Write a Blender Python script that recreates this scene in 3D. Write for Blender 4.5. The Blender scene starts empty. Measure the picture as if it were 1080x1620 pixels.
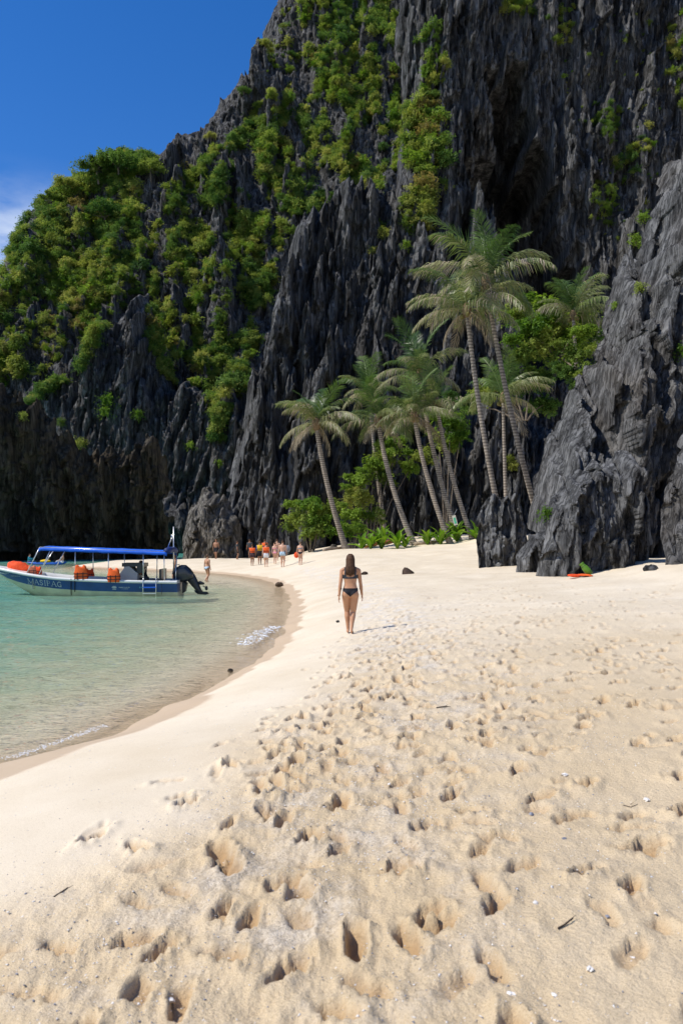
import bpy, bmesh, math, random
import numpy as np
from mathutils import Vector, Matrix, Quaternion

scene = bpy.context.scene
COL = scene.collection
rng = np.random.default_rng(7)
random.seed(7)

# ------------------------------------------------------------------ camera
FPX = 1260.0           # focal length in photo pixels (1080 wide)
ZC = 2.42              # eye height above the water
HY = 855.0             # horizon row
cam_d = bpy.data.cameras.new('camera')
cam = bpy.data.objects.new('camera', cam_d)
COL.objects.link(cam)
cam.location = (0, 0, ZC)
cam.rotation_euler = (math.radians(90), 0, 0)
cam_d.sensor_fit = 'VERTICAL'
cam_d.sensor_height = 36.0
cam_d.lens = 36.0 * FPX / 1620.0
cam_d.shift_y = (HY - 810.0) / 1620.0
cam_d.clip_start = 0.1
cam_d.clip_end = 6000
cam_d.dof.use_dof = True
cam_d.dof.focus_distance = 20.0
cam_d.dof.aperture_fstop = 4.5
scene.camera = cam

# ------------------------------------------------------------------ light
SUN_EL = math.radians(51)
TO_SUN = Vector((-0.955 * math.cos(SUN_EL), -0.297 * math.cos(SUN_EL), math.sin(SUN_EL))).normalized()
w = bpy.data.worlds.new('World')
scene.world = w
w.use_nodes = True
nt = w.node_tree
nt.nodes.clear()
sky = nt.nodes.new('ShaderNodeTexSky')
sky.sky_type = 'NISHITA'
sky.sun_disc = False
sky.sun_elevation = SUN_EL
sky.sun_rotation = math.atan2(TO_SUN.x, TO_SUN.y)
sky.altitude = 0
sky.air_density = 1.0
sky.dust_density = 0.15
sky.ozone_density = 2.0
bg = nt.nodes.new('ShaderNodeBackground')
bg.inputs['Strength'].default_value = 0.127
wo = nt.nodes.new('ShaderNodeOutputWorld')
# thin high cloud drifting low over the sea, all round
tc = nt.nodes.new('ShaderNodeTexCoord')
sep = nt.nodes.new('ShaderNodeSeparateXYZ')
nt.links.new(tc.outputs['Generated'], sep.inputs[0])
mp = nt.nodes.new('ShaderNodeMapping')
mp.inputs['Scale'].default_value = (3.0, 3.0, 9.0)
mp.inputs['Rotation'].default_value = (0.25, 0.2, 0.0)
nt.links.new(tc.outputs['Generated'], mp.inputs[0])
cn = nt.nodes.new('ShaderNodeTexNoise')
cn.inputs['Scale'].default_value = 2.2
cn.inputs['Detail'].default_value = 7
cn.inputs['Roughness'].default_value = 0.55
nt.links.new(mp.outputs[0], cn.inputs['Vector'])
cr = nt.nodes.new('ShaderNodeMapRange')
cr.inputs['From Min'].default_value = 0.38
cr.inputs['From Max'].default_value = 0.66
nt.links.new(cn.outputs['Fac'], cr.inputs['Value'])
hr = nt.nodes.new('ShaderNodeMapRange')
hr.interpolation_type = 'SMOOTHSTEP'
hr.inputs['From Min'].default_value = 0.30
hr.inputs['From Max'].default_value = 0.415
hr.inputs['To Min'].default_value = 1.0
hr.inputs['To Max'].default_value = 0.0
nt.links.new(sep.outputs['Z'], hr.inputs['Value'])
cm = nt.nodes.new('ShaderNodeMath'); cm.operation = 'MULTIPLY'
nt.links.new(cr.outputs[0], cm.inputs[0]); nt.links.new(hr.outputs[0], cm.inputs[1])
cx = nt.nodes.new('ShaderNodeMixRGB')
cx.inputs['Color2'].default_value = (7.6, 8.2, 8.8, 1)
nt.links.new(cm.outputs[0], cx.inputs['Fac'])
hs = nt.nodes.new('ShaderNodeHueSaturation')
hs.inputs['Saturation'].default_value = 1.38
nt.links.new(sky.outputs[0], hs.inputs['Color'])
gm_ = nt.nodes.new('ShaderNodeMixRGB'); gm_.blend_type = 'MULTIPLY'; gm_.inputs['Fac'].default_value = 1.0
gm_.inputs['Color2'].default_value = (0.92, 0.95, 1.22, 1)      # deep tropical blue
nt.links.new(hs.outputs[0], gm_.inputs['Color1'])
nt.links.new(gm_.outputs[0], cx.inputs['Color1'])
nt.links.new(cx.outputs[0], bg.inputs['Color'])
nt.links.new(bg.outputs[0], wo.inputs['Surface'])

sun_d = bpy.data.lights.new('sun', 'SUN')
sun_d.energy = 5.0
sun_d.angle = math.radians(0.53)
sun_d.color = (1.0, 0.95, 0.87)
sun = bpy.data.objects.new('sun', sun_d)
sun.rotation_euler = (-TO_SUN).to_track_quat('-Z', 'Y').to_euler()
sun.location = (-60, -20, 80)
COL.objects.link(sun)

vs = scene.view_settings
vs.view_transform = 'Standard'
vs.look = 'None'
vs.exposure = 0.0
vs.gamma = 1.0
vs.use_curve_mapping = False
scene.cycles.use_denoising = True
scene.cycles.max_bounces = 6
scene.cycles.diffuse_bounces = 3
scene.cycles.glossy_bounces = 2
scene.cycles.transparent_max_bounces = 10
scene.cycles.caustics_reflective = False
scene.cycles.caustics_refractive = False
scene.cycles.sample_clamp_indirect = 6.0

# ------------------------------------------------------------------ helpers
def tag(o, label=None, cat=None, group=None, kind=None):
    if label: o['label'] = label
    if cat: o['category'] = cat
    if group: o['group'] = group
    if kind: o['kind'] = kind
    return o

def empty(name, loc=(0, 0, 0), rz=0.0):
    o = bpy.data.objects.new(name, None)
    o.location = loc
    o.rotation_euler = (0, 0, rz)
    o.empty_display_size = 0.2
    COL.objects.link(o)
    return o

def link(name, me, mat=None, parent=None, loc=None, rot=None, scale=None, smooth=False):
    if mat is not None and len(me.materials) == 0:
        me.materials.append(mat)
    o = bpy.data.objects.new(name, me)
    COL.objects.link(o)
    if parent is not None: o.parent = parent
    if loc is not None: o.location = loc
    if rot is not None: o.rotation_euler = rot
    if scale is not None: o.scale = scale
    if smooth: me.shade_smooth()
    return o

def mesh_np(name, verts, faces, smooth=False):
    """verts (n,3); faces (m,3) or (m,4) array or list"""
    me = bpy.data.meshes.new(name)
    verts = np.asarray(verts, dtype=np.float32)
    if isinstance(faces, np.ndarray):
        k = faces.shape[1]
        me.vertices.add(len(verts))
        me.vertices.foreach_set('co', verts.ravel())
        me.loops.add(faces.size)
        me.loops.foreach_set('vertex_index', faces.astype(np.int32).ravel())
        me.polygons.add(len(faces))
        me.polygons.foreach_set('loop_start', np.arange(0, faces.size, k, dtype=np.int32))
        me.polygons.foreach_set('loop_total', np.full(len(faces), k, dtype=np.int32))
        me.update(calc_edges=True)
        me.validate()
    else:
        me.from_pydata([tuple(map(float, v)) for v in verts], [], faces)
        me.update()
    if smooth: me.shade_smooth()
    return me

class MB:
    """collects simple shapes into one mesh"""
    def __init__(s): s.v = []; s.f = []
    def add(s, vs, fs):
        b = len(s.v); s.v += [tuple(v) for v in vs]; s.f += [tuple(i + b for i in f) for f in fs]; return s
    def box(s, c, d, rot=None):
        x, y, z = d[0] / 2, d[1] / 2, d[2] / 2
        vs = [Vector((a * x, b * y, e * z)) for a in (-1, 1) for b in (-1, 1) for e in (-1, 1)]
        if rot is not None: vs = [rot @ v for v in vs]
        vs = [v + Vector(c) for v in vs]
        return s.add(vs, [(0, 1, 3, 2), (4, 6, 7, 5), (0, 4, 5, 1), (2, 3, 7, 6), (0, 2, 6, 4), (1, 5, 7, 3)])
    def tube(s, pts, rad, n=8, cap=True, flat=1.0):
        pts = [Vector(p) for p in pts]
        if not hasattr(rad, '__len__'): rad = [rad] * len(pts)
        vs = []; fs = []
        prev = None
        for i, p in enumerate(pts):
            a = pts[max(i - 1, 0)]; b = pts[min(i + 1, len(pts) - 1)]
            t = (b - a).normalized() if (b - a).length > 1e-9 else Vector((0, 0, 1))
            if prev is None:
                ref = Vector((0, 0, 1)) if abs(t.z) < 0.9 else Vector((0, 1, 0))
                u = t.cross(ref).normalized()
            else:
                u = (prev - t * prev.dot(t)).normalized()
            prev = u
            v = t.cross(u)
            for k in range(n):
                a_ = 2 * math.pi * k / n
                vs.append(p + (u * math.cos(a_) + v * math.sin(a_) * flat) * rad[i])
        m = len(pts)
        for i in range(m - 1):
            for k in range(n):
                k2 = (k + 1) % n
                fs.append((i * n + k, i * n + k2, (i + 1) * n + k2, (i + 1) * n + k))
        if cap:
            fs.append(tuple(range(n - 1, -1, -1)))
            fs.append(tuple((m - 1) * n + k for k in range(n)))
        return s.add(vs, fs)
    def ell(s, c, r, n=10, m=6, rot=None):
        vs = []; fs = []
        for i in range(m + 1):
            ph = math.pi * i / m
            for k in range(n):
                a = 2 * math.pi * k / n
                v = Vector((r[0] * math.sin(ph) * math.cos(a), r[1] * math.sin(ph) * math.sin(a), r[2] * math.cos(ph)))
                if rot is not None: v = rot @ v
                vs.append(v + Vector(c))
        for i in range(m):
            for k in range(n):
                k2 = (k + 1) % n
                fs.append((i * n + k, (i + 1) * n + k, (i + 1) * n + k2, i * n + k2))
        return s.add(vs, fs)
    def mesh(s, name, smooth=False):
        me = bpy.data.meshes.new(name)
        me.from_pydata(s.v, [], s.f)
        me.update()
        if smooth: me.shade_smooth()
        return me
    def build(s, name, mat, parent=None, smooth=False, loc=None, rot=None):
        return link(name, s.mesh(name, smooth), mat, parent, loc, rot)

def copy_tree(o, parent=None):
    c = o.copy(); COL.objects.link(c)
    if parent is not None: c.parent = parent
    for ch in o.children: copy_tree(ch, c)
    return c

def W(px, py, Y):
    """world point seen at a photo pixel, at distance Y"""
    return Vector(((px - 540.0) / FPX * Y, Y, ZC + (HY - py) / FPX * Y))

# numpy gradient noise -------------------------------------------------
def _h(ix, iy, seed):
    a = (ix.astype(np.int64) * 374761393 + iy.astype(np.int64) * 668265263 + seed * 1442695041) & 0xFFFFFFFF
    a = ((a ^ (a >> 13)) * 1274126177) & 0xFFFFFFFF
    return (a ^ (a >> 16)) & 0xFFFFFFFF

_GA = np.arange(4096) * (2 * math.pi / 4096.0)
_GC, _GS = np.cos(_GA), np.sin(_GA)
def perlin(x, y, seed=0):
    x = np.asarray(x, dtype=np.float64); y = np.asarray(y, dtype=np.float64)
    ix = np.floor(x); iy = np.floor(y)
    fx = x - ix; fy = y - iy
    u = fx * fx * fx * (fx * (fx * 6 - 15) + 10); v = fy * fy * fy * (fy * (fy * 6 - 15) + 10)
    def g(dx, dy):
        a = _h(ix + dx, iy + dy, seed) >> 20
        return _GC[a] * (fx - dx) + _GS[a] * (fy - dy)
    a = g(0, 0); b = g(1, 0); c = g(0, 1); d = g(1, 1)
    return ((a + u * (b - a)) + v * ((c + u * (d - c)) - (a + u * (b - a)))) * 1.5

def fbm(x, y, seed=0, oct=4, gain=0.5, lac=2.03):
    s = 0; a = 1.0
    for i in range(oct):
        s = s + a * perlin(x, y, seed + i * 17); a *= gain; x = x * lac + 3.1; y = y * lac + 1.7
    return s

def ridged(x, y, seed=0, oct=3):
    s = 0; a = 1.0
    for i in range(oct):
        s = s + a * (1 - np.abs(perlin(x, y, seed + i * 31)) * 2.0); a *= 0.5; x = x * 2.1 + 5.2; y = y * 2.1 + 9.7
    return s

def sstep(a, b, x):
    t = np.clip((x - a) / (b - a), 0, 1)
    return t * t * (3 - 2 * t)

def poly_sd(px, py, poly):
    """signed distance to a closed polygon, positive inside"""
    px = np.asarray(px, dtype=np.float64); py = np.asarray(py, dtype=np.float64)
    d = np.full(px.shape, 1e18); ins = np.zeros(px.shape, dtype=bool)
    n = len(poly)
    for i in range(n):
        ax, ay = poly[i]; bx, by = poly[(i + 1) % n]
        ex, ey = bx - ax, by - ay
        t = np.clip(((px - ax) * ex + (py - ay) * ey) / (ex * ex + ey * ey + 1e-12), 0, 1)
        d = np.minimum(d, (px - ax - t * ex) ** 2 + (py - ay - t * ey) ** 2)
        c = ((ay > py) != (by > py))
        xx = ax + (py - ay) / (ey if abs(ey) > 1e-12 else 1e-12) * ex
        ins ^= (c & (px < xx))
    d = np.sqrt(d)
    return np.where(ins, d, -d)

# ------------------------------------------------------------------ materials
def new_mat(name):
    m = bpy.data.materials.new(name)
    m.use_nodes = True
    return m, m.node_tree, m.node_tree.nodes['Principled BSDF']

def N(t, kind, **kw):
    n = t.nodes.new(kind)
    for k, v in kw.items():
        if k in n.inputs.keys(): n.inputs[k].default_value = v
        else: setattr(n, k, v)
    return n

def ramp(t, stops, src):
    r = t.nodes.new('ShaderNodeValToRGB')
    e = r.color_ramp.elements
    while len(e) < len(stops): e.new(0.5)
    for i, (p, c) in enumerate(stops):
        e[i].position = p; e[i].color = (*c, 1)
    t.links.new(src, r.inputs['Fac'])
    return r

def simple(name, col, rough=0.6, var=0.15, scale=8.0, spec=0.3, metal=0.0, bump=0.0, bscale=40.0, sub=0.0):
    """plain material with uneven tone and optional fine relief"""
    m, t, b = new_mat(name)
    tcn = N(t, 'ShaderNodeTexCoord')
    n = N(t, 'ShaderNodeTexNoise', Scale=scale, Detail=4.0)
    t.links.new(tcn.outputs['Object'], n.inputs['Vector'])
    lo = tuple(c * (1 - var) for c in col); hi = tuple(min(c * (1 + var), 1) for c in col)
    r = ramp(t, [(0.3, lo), (0.7, hi)], n.outputs['Fac'])
    t.links.new(r.outputs['Color'], b.inputs['Base Color'])
    b.inputs['Roughness'].default_value = rough
    b.inputs['Specular IOR Level'].default_value = spec
    b.inputs['Metallic'].default_value = metal
    if sub > 0:
        b.inputs['Subsurface Weight'].default_value = sub
        b.inputs['Subsurface Radius'].default_value = (0.02, 0.008, 0.004)
        b.inputs['Subsurface Scale'].default_value = 0.5
    if bump > 0:
        n2 = N(t, 'ShaderNodeTexNoise', Scale=bscale, Detail=3.0)
        t.links.new(tcn.outputs['Object'], n2.inputs['Vector'])
        bn = N(t, 'ShaderNodeBump', Strength=0.6, Distance=bump)
        t.links.new(n2.outputs['Fac'], bn.inputs['Height'])
        t.links.new(bn.outputs[0], b.inputs['Normal'])
    return m

def rock_mat(name, dark, light, tint, tint_amt=0.25, s=1.0, bump=0.25, lichen=0.0, zs=1.0):
    m, t, b = new_mat(name)
    geo = N(t, 'ShaderNodeNewGeometry')
    mpn = N(t, 'ShaderNodeMapping'); mpn.inputs['Scale'].default_value = (1.0 * s, 1.0 * s, 0.16 * s * zs)
    t.links.new(geo.outputs['Position'], mpn.inputs[0])
    n1 = N(t, 'ShaderNodeTexNoise', Scale=0.9, Detail=9.0, Roughness=0.62)
    t.links.new(mpn.outputs[0], n1.inputs['Vector'])
    r1 = ramp(t, [(0.36, dark), (0.64, light)], n1.outputs['Fac'])
    n2 = N(t, 'ShaderNodeTexNoise', Scale=0.11 * s, Detail=5.0)
    t.links.new(geo.outputs['Position'], n2.inputs['Vector'])
    mr = N(t, 'ShaderNodeMapRange'); mr.inputs['From Min'].default_value = 0.45; mr.inputs['From Max'].default_value = 0.72
    mr.inputs['To Max'].default_value = tint_amt
    t.links.new(n2.outputs['Fac'], mr.inputs['Value'])
    mx = N(t, 'ShaderNodeMixRGB'); mx.inputs['Color2'].default_value = (*tint, 1)
    t.links.new(mr.outputs[0], mx.inputs['Fac']); t.links.new(r1.outputs['Color'], mx.inputs['Color1'])
    # pale speckle of lichen and fresh scars
    n3 = N(t, 'ShaderNodeTexNoise', Scale=3.5 * s, Detail=6.0, Roughness=0.7)
    t.links.new(geo.outputs['Position'], n3.inputs['Vector'])
    r3 = N(t, 'ShaderNodeMapRange'); r3.inputs['From Min'].default_value = 0.62; r3.inputs['From Max'].default_value = 0.80
    r3.inputs['To Max'].default_value = 0.35 + lichen
    t.links.new(n3.outputs['Fac'], r3.inputs['Value'])
    mx2 = N(t, 'ShaderNodeMixRGB'); mx2.inputs['Color2'].default_value = (*[min(c * 2.3, .5) for c in light], 1)
    t.links.new(r3.outputs[0], mx2.inputs['Fac']); t.links.new(mx.outputs[0], mx2.inputs['Color1'])
    t.links.new(mx2.outputs[0], b.inputs['Base Color'])
    b.inputs['Roughness'].default_value = 0.92
    b.inputs['Specular IOR Level'].default_value = 0.12
    n4 = N(t, 'ShaderNodeTexNoise', Scale=3.6, Detail=9.0, Roughness=0.72)
    t.links.new(mpn.outputs[0], n4.inputs['Vector'])
    n5 = N(t, 'ShaderNodeTexVoronoi', Scale=2.2 * s)
    t.links.new(mpn.outputs[0], n5.inputs['Vector'])
    ad = N(t, 'ShaderNodeMath', operation='MULTIPLY_ADD'); ad.inputs[1].default_value = 0.45
    t.links.new(n5.outputs['Distance'], ad.inputs[0]); t.links.new(n4.outputs['Fac'], ad.inputs[2])
    # narrow upright solution grooves: sharp in relief, base colour darkened along them
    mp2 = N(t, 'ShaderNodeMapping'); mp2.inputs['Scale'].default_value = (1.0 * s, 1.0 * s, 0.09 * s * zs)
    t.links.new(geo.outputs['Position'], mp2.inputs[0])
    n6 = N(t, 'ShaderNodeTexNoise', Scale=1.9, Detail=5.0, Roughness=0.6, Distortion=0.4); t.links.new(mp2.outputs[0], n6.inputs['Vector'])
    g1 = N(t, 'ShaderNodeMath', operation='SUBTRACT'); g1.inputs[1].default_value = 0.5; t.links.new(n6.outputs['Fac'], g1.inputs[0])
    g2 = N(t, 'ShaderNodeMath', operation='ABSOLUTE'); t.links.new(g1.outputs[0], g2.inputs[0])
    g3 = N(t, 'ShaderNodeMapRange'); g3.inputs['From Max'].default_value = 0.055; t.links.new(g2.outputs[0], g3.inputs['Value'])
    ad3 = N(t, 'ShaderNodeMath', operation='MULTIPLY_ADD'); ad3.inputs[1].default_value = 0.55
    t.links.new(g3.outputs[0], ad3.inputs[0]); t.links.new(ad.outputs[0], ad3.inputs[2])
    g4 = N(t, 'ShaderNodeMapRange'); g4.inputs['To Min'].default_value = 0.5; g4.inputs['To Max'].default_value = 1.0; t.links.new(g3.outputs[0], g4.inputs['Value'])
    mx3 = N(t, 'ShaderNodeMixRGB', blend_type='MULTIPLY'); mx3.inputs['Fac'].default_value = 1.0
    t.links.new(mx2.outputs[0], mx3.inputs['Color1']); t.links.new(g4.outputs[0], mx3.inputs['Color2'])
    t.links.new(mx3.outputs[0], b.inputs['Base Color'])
    bn = N(t, 'ShaderNodeBump', Strength=1.0, Distance=bump)
    t.links.new(ad3.outputs[0], bn.inputs['Height'])
    t.links.new(bn.outputs[0], b.inputs['Normal'])
    return m

def leaf_mat(name, c1, c2, c3, trans=0.35, dry=None, dry_amt=0.0, rough=0.62, spec=0.15):
    m, t, b = new_mat(name)
    oi = N(t, 'ShaderNodeObjectInfo')
    geo = N(t, 'ShaderNodeNewGeometry')
    n = N(t, 'ShaderNodeTexNoise', Scale=1.1, Detail=3.0)
    t.links.new(geo.outputs['Position'], n.inputs['Vector'])
    ad = N(t, 'ShaderNodeMath', operation='MULTIPLY_ADD'); ad.inputs[1].default_value = 0.8
    sb = N(t, 'ShaderNodeMath', operation='MULTIPLY_ADD'); sb.inputs[1].default_value = 0.9; sb.inputs[2].default_value = -0.2
    t.links.new(n.outputs['Fac'], sb.inputs[0])
    t.links.new(oi.outputs['Random'], ad.inputs[0]); t.links.new(sb.outputs[0], ad.inputs[2])
    ad2 = N(t, 'ShaderNodeMath', operation='MULTIPLY_ADD'); ad2.inputs[1].default_value = 0.3; 
    t.links.new(geo.outputs['Random Per Island'], ad2.inputs[0]); t.links.new(ad.outputs[0], ad2.inputs[2])
    r = ramp(t, [(0.2, c1), (0.6, c2), (1.0, c3)], ad2.outputs[0])
    col = r.outputs['Color']
    if dry is not None:
        mr = N(t, 'ShaderNodeMapRange'); mr.inputs['From Min'].default_value = 1 - dry_amt; mr.inputs['From Max'].default_value = 1 - dry_amt + 0.06
        t.links.new(geo.outputs['Random Per Island'], mr.inputs['Value'])
        mx = N(t, 'ShaderNodeMixRGB'); mx.inputs['Color2'].default_value = (*dry, 1)
        t.links.new(mr.outputs[0], mx.inputs['Fac']); t.links.new(col, mx.inputs['Color1'])
        col = mx.outputs[0]
    t.links.new(col, b.inputs['Base Color'])
    b.inputs['Roughness'].default_value = rough
    b.inputs['Specular IOR Level'].default_value = spec
    tr = N(t, 'ShaderNodeBsdfTranslucent')
    hs_ = N(t, 'ShaderNodeHueSaturation', Value=1.5, Saturation=1.1)
    t.links.new(col, hs_.inputs['Color']); t.links.new(hs_.outputs[0], tr.inputs['Color'])
    ms = N(t, 'ShaderNodeMixShader'); ms.inputs[0].default_value = trans
    t.links.new(b.outputs[0], ms.inputs[1]); t.links.new(tr.outputs[0], ms.inputs[2])
    t.links.new(ms.outputs[0], t.nodes['Material Output'].inputs['Surface'])
    return m
# ------------------------------------------------------------------ ground: beach and sea bed in one sheet
SHORE = [(-16, -40), (-9, -14), (-6.2, 0), (-4.6, 6), (-3.68, 8.6), (-3.22, 9.24), (-2.79, 10.3), (-2.32, 12.2), (-1.89, 14.9),
         (-1.50, 17.6), (-1.60, 21), (-1.72, 26), (-2.0, 32), (-2.9, 40), (-4.1, 47), (-6.6, 54), (-10.2, 60), (-16, 65.5),
         (-22, 70), (-25.5, 73.5), (-24, 76.5), (-19, 79), (-13, 80.5), (-8.5, 82), (-7, 86), (-7, 98), (-6, 400), (300, 400), (300, -40)]

def chaikin(p, n, keep):
    for _ in range(n):
        q = []
        for i in range(len(p) - 1):
            a, b = p[i], p[i + 1]
            q += [(a[0] * .75 + b[0] * .25, a[1] * .75 + b[1] * .25), (a[0] * .25 + b[0] * .75, a[1] * .25 + b[1] * .75)]
        p = [p[0]] + q + [p[-1]]
    return p
SHORE_S = chaikin(SHORE[:26], 2, True) + SHORE[26:]

def shore_d(x, y):
    s = poly_sd(x, y, SHORE_S)
    lap = 0.16 * perlin(x * 0.55 + 4, y * 0.55, 91) + 0.06 * perlin(x * 1.7, y * 1.7, 92)   # cusps of the last swash
    return s + lap * np.exp(-np.abs(s) / 2.0)

def ground_z(x, y, s=None):
    x = np.asarray(x, dtype=np.float64); y = np.asarray(y, dtype=np.float64)
    if s is None: s = shore_d(x, y)
    far = sstep(25, 60, y)
    k = 2.6 + 1.6 * far
    up = np.where(s > 0, 0.95 * (1 - np.exp(-np.maximum(s, 0) / k)), 0)
    dn = np.where(s < 0, -0.30 * (1 - np.exp(np.minimum(s, 0) / 1.8)) - 0.10 * np.maximum(-s, 0) * (1 / (1 + np.maximum(-s, 0) / 60)), 0)
    dn = dn * (1 - 0.72 * sstep(39, 46, y) * (1 - sstep(60, 70, y)) * np.exp(np.minimum(s, 0) / 9))
    dn = -0.42 * (1 - np.exp(dn / 0.42))
    z = up + dn
    rise = 0.30 * sstep(2, 11, x) * sstep(8, 28, y) + 0.85 * sstep(34, 62, y) * sstep(-7, 0, x) + 0.35 * sstep(50, 66, y) * sstep(2, 8, x)
    rise = rise + 0.05 * np.maximum(y - 66, 0) * sstep(-4, 4, x)
    rise = rise + 0.42 * sstep(8.3, 11.5, x) * sstep(15, 25, y) * (1 - sstep(60, 80, y))
    z = z + rise * sstep(0, 6, s)
    z = z + 0.10 * sstep(1.5, 5, s) * fbm(x * 0.16, y * 0.16, 5, 3)
    return z

def gz(x, y):
    return float(ground_z(np.array([x]), np.array([y]))[0])

def on_ground(px, py, y0=3.0, y1=95.0):
    """where the sight line through a photo pixel meets the beach (or the water)"""
    ys = np.geomspace(y0, y1, 4000)
    xs = (px - 540.0) / FPX * ys
    zs = ZC + (HY - py) / FPX * ys
    g = np.maximum(ground_z(xs, ys), 0.0)
    i = int(np.argmax(zs <= g))
    if zs[i] > g[i]: i = len(ys) - 1
    return Vector((xs[i], ys[i], float(ground_z(xs[i:i + 1], ys[i:i + 1])[0])))

OY = -2.2
th_d = np.linspace(-27, 27, 600)
th_o = np.concatenate([np.linspace(-95, -27, 90)[:-1], th_d, np.linspace(27, 95, 90)[1:]])
TH = np.radians(th_o)
RR = np.concatenate([np.linspace(0.3, 4.0, 90)[:-1], np.geomspace(4.0, 62, 470), np.geomspace(62, 160, 60)[1:], np.geomspace(160, 3000, 24)[1:]])
R2, T2 = np.meshgrid(RR, TH, indexing='ij')
GX = R2 * np.sin(T2); GY = OY + R2 * np.cos(T2)
GS = shore_d(GX, GY)
GZ = ground_z(GX, GY, GS)
def smooth_w(y): return 1.45 + 2.1 * (1 - sstep(3, 17, np.asarray(y, dtype=np.float64)))      # width of the untrodden bank
GE = GS - smooth_w(GY)
tramp = sstep(-0.3, 0.7, GE + 0.5 * perlin(GX * 0.4, GY * 0.4, 33)) * (1 - sstep(46, 60, GY))
dense = tramp * np.exp(-((GE - 1.2) / 1.25) ** 2)
fade = 1 - sstep(10, 34, GY)
GZ = GZ + tramp * (0.012 * fbm(GX * 1.5, GY * 1.5, 11, 4) + 0.017 * dense * fbm(GX * 4.4, GY * 4.4, 12, 5, 0.62) * (0.3 + fade))
GZ = GZ + tramp * 0.006 * fbm(GX * 9, GY * 9, 13, 3) * fade
GZ = GZ + 0.004 * fbm(GX * 1.2, GY * 1.2, 14, 3) * (GS > 0)
damp = np.zeros_like(GZ)

def add_print(x, y, ang, L, Wd, dep, kind):
    dx, dy = x, y - OY
    r = math.hypot(dx, dy); a = math.atan2(dx, dy)
    m = L * 1.6
    i0 = np.searchsorted(RR, r - m); i1 = np.searchsorted(RR, r + m)
    j0 = np.searchsorted(TH, a - m / r); j1 = np.searchsorted(TH, a + m / r)
    if i1 - i0 < 2 or j1 - j0 < 2: return
    sl = (slice(i0, i1), slice(j0, j1))
    X = GX[sl] - x; Y = GY[sl] - y
    c, s = math.cos(ang), math.sin(ang)
    u = X * s + Y * c           # along the foot
    v = X * c - Y * s
    u = u + 0.03 * perlin(GX[sl] * 15, GY[sl] * 15, 41); v = v + 0.022 * perlin(GX[sl] * 15 + 9, GY[sl] * 15, 42)
    hl = L / 2
    wid = Wd / 2 * (1.0 + 0.22 * np.clip(u / hl, -1, 1))
    rho = np.sqrt((u / hl) ** 2 + (v / wid) ** 2)
    rho = rho * (1 + 0.13 * perlin(GX[sl] * 9 + x * 3, GY[sl] * 9, 43) + 0.12 * perlin(GX[sl] * 26, GY[sl] * 26, 44))
    if kind == 'heel':          # deep at the heel, shallow at the toe
        prof = dep * (1.0 - 0.55 * np.clip(u / hl, -1, 1)) * 0.8
    elif kind == 'toe':
        prof = dep * (1.0 + 0.6 * np.clip(u / hl, -1, 1)) * 0.8
    else:
        prof = dep * (0.8 + 0.25 * np.cos(u / hl * 2.6))
    pit = -prof * (1 - sstep(0.66, 1.0, rho)) - 0.16 * dep * (1 - sstep(0.8, 1.8, rho))
    rim = dep * 0.30 * np.exp(-((rho - 1.22) / 0.2) ** 2) * (1 + 0.7 * np.clip(u / hl, -1, 1))
    far_rim = dep * 0.2 * np.exp(-((rho - 1.5) / 0.4) ** 2)
    GZ[sl] += pit + rim + far_rim
    damp[sl] = np.maximum(damp[sl], (1 - sstep(0.6, 1.15, rho)) * min(dep / 0.06, 1.0))

prints = []
def track(x, y, ang, n, fresh):
    side = 1
    for i in range(n):
        st = random.uniform(0.52, 0.72)
        x += math.sin(ang) * st; y += math.cos(ang) * st
        ang += random.gauss(0, 0.05)
        px_ = x + side * 0.09 * math.cos(ang); py_ = y - side * 0.09 * math.sin(ang)
        side = -side
        prints.append((px_, py_, ang + side * -0.12 + (math.pi if random.random() < 0.45 else 0), fresh))
prt = random.Random(21)
random.seed(21)
for _ in range(50):      # walkers along the foot of the berm
    y0 = random.uniform(1.0, 10); x0 = random.uniform(-2.6, 1.2)
    track(x0, y0, random.gauss(0.25, 0.45), random.randint(8, 30), random.uniform(0.6, 1.0))
for _ in range(40):      # up and down the dry beach to the right
    y0 = random.uniform(1.5, 16); x0 = random.uniform(0.5, 5.5)
    track(x0, y0, random.gauss(0.6, 0.6), random.randint(6, 22), random.uniform(0.35, 1.0))
for _ in range(34):      # across
    track(random.uniform(-2, 4), random.uniform(2.5, 16), random.uniform(0.9, 2.2), random.randint(5, 14), random.uniform(0.3, 0.8))
random.shuffle(prints)
pa = np.array([(p[0], p[1]) for p in prints])
ps = shore_d(pa[:, 0], pa[:, 1])
for (x, y, a, fr), s in zip(prints, ps):
    lim = float(smooth_w(y)) + random.uniform(-0.35, 0.25)
    if s - lim > 2.6 and random.random() < 0.35: continue
    if s < lim or y > 40 or y < 0.5: continue
    d = random.uniform(0.030, 0.078) * (0.45 + 0.55 * fr) * (0.75 if y > 12 else 1.0)
    add_print(x, y, a, random.uniform(0.19, 0.27), random.uniform(0.08, 0.11), d, random.choice(['heel', 'toe', 'flat', 'heel']))
# older scuffs, half filled in
for _ in range(480):
    y = 1.5 + 26 * random.random() ** 1.5; x = random.uniform(-2.8, 8.5)
    s = float(shore_d(np.array([x]), np.array([y]))[0])
    if s < float(smooth_w(y)) - 0.2: continue
    add_print(x, y, random.uniform(0, 6.28), random.uniform(0.10, 0.42), random.uniform(0.06, 0.16), random.uniform(0.006, 0.026), 'flat')

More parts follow.
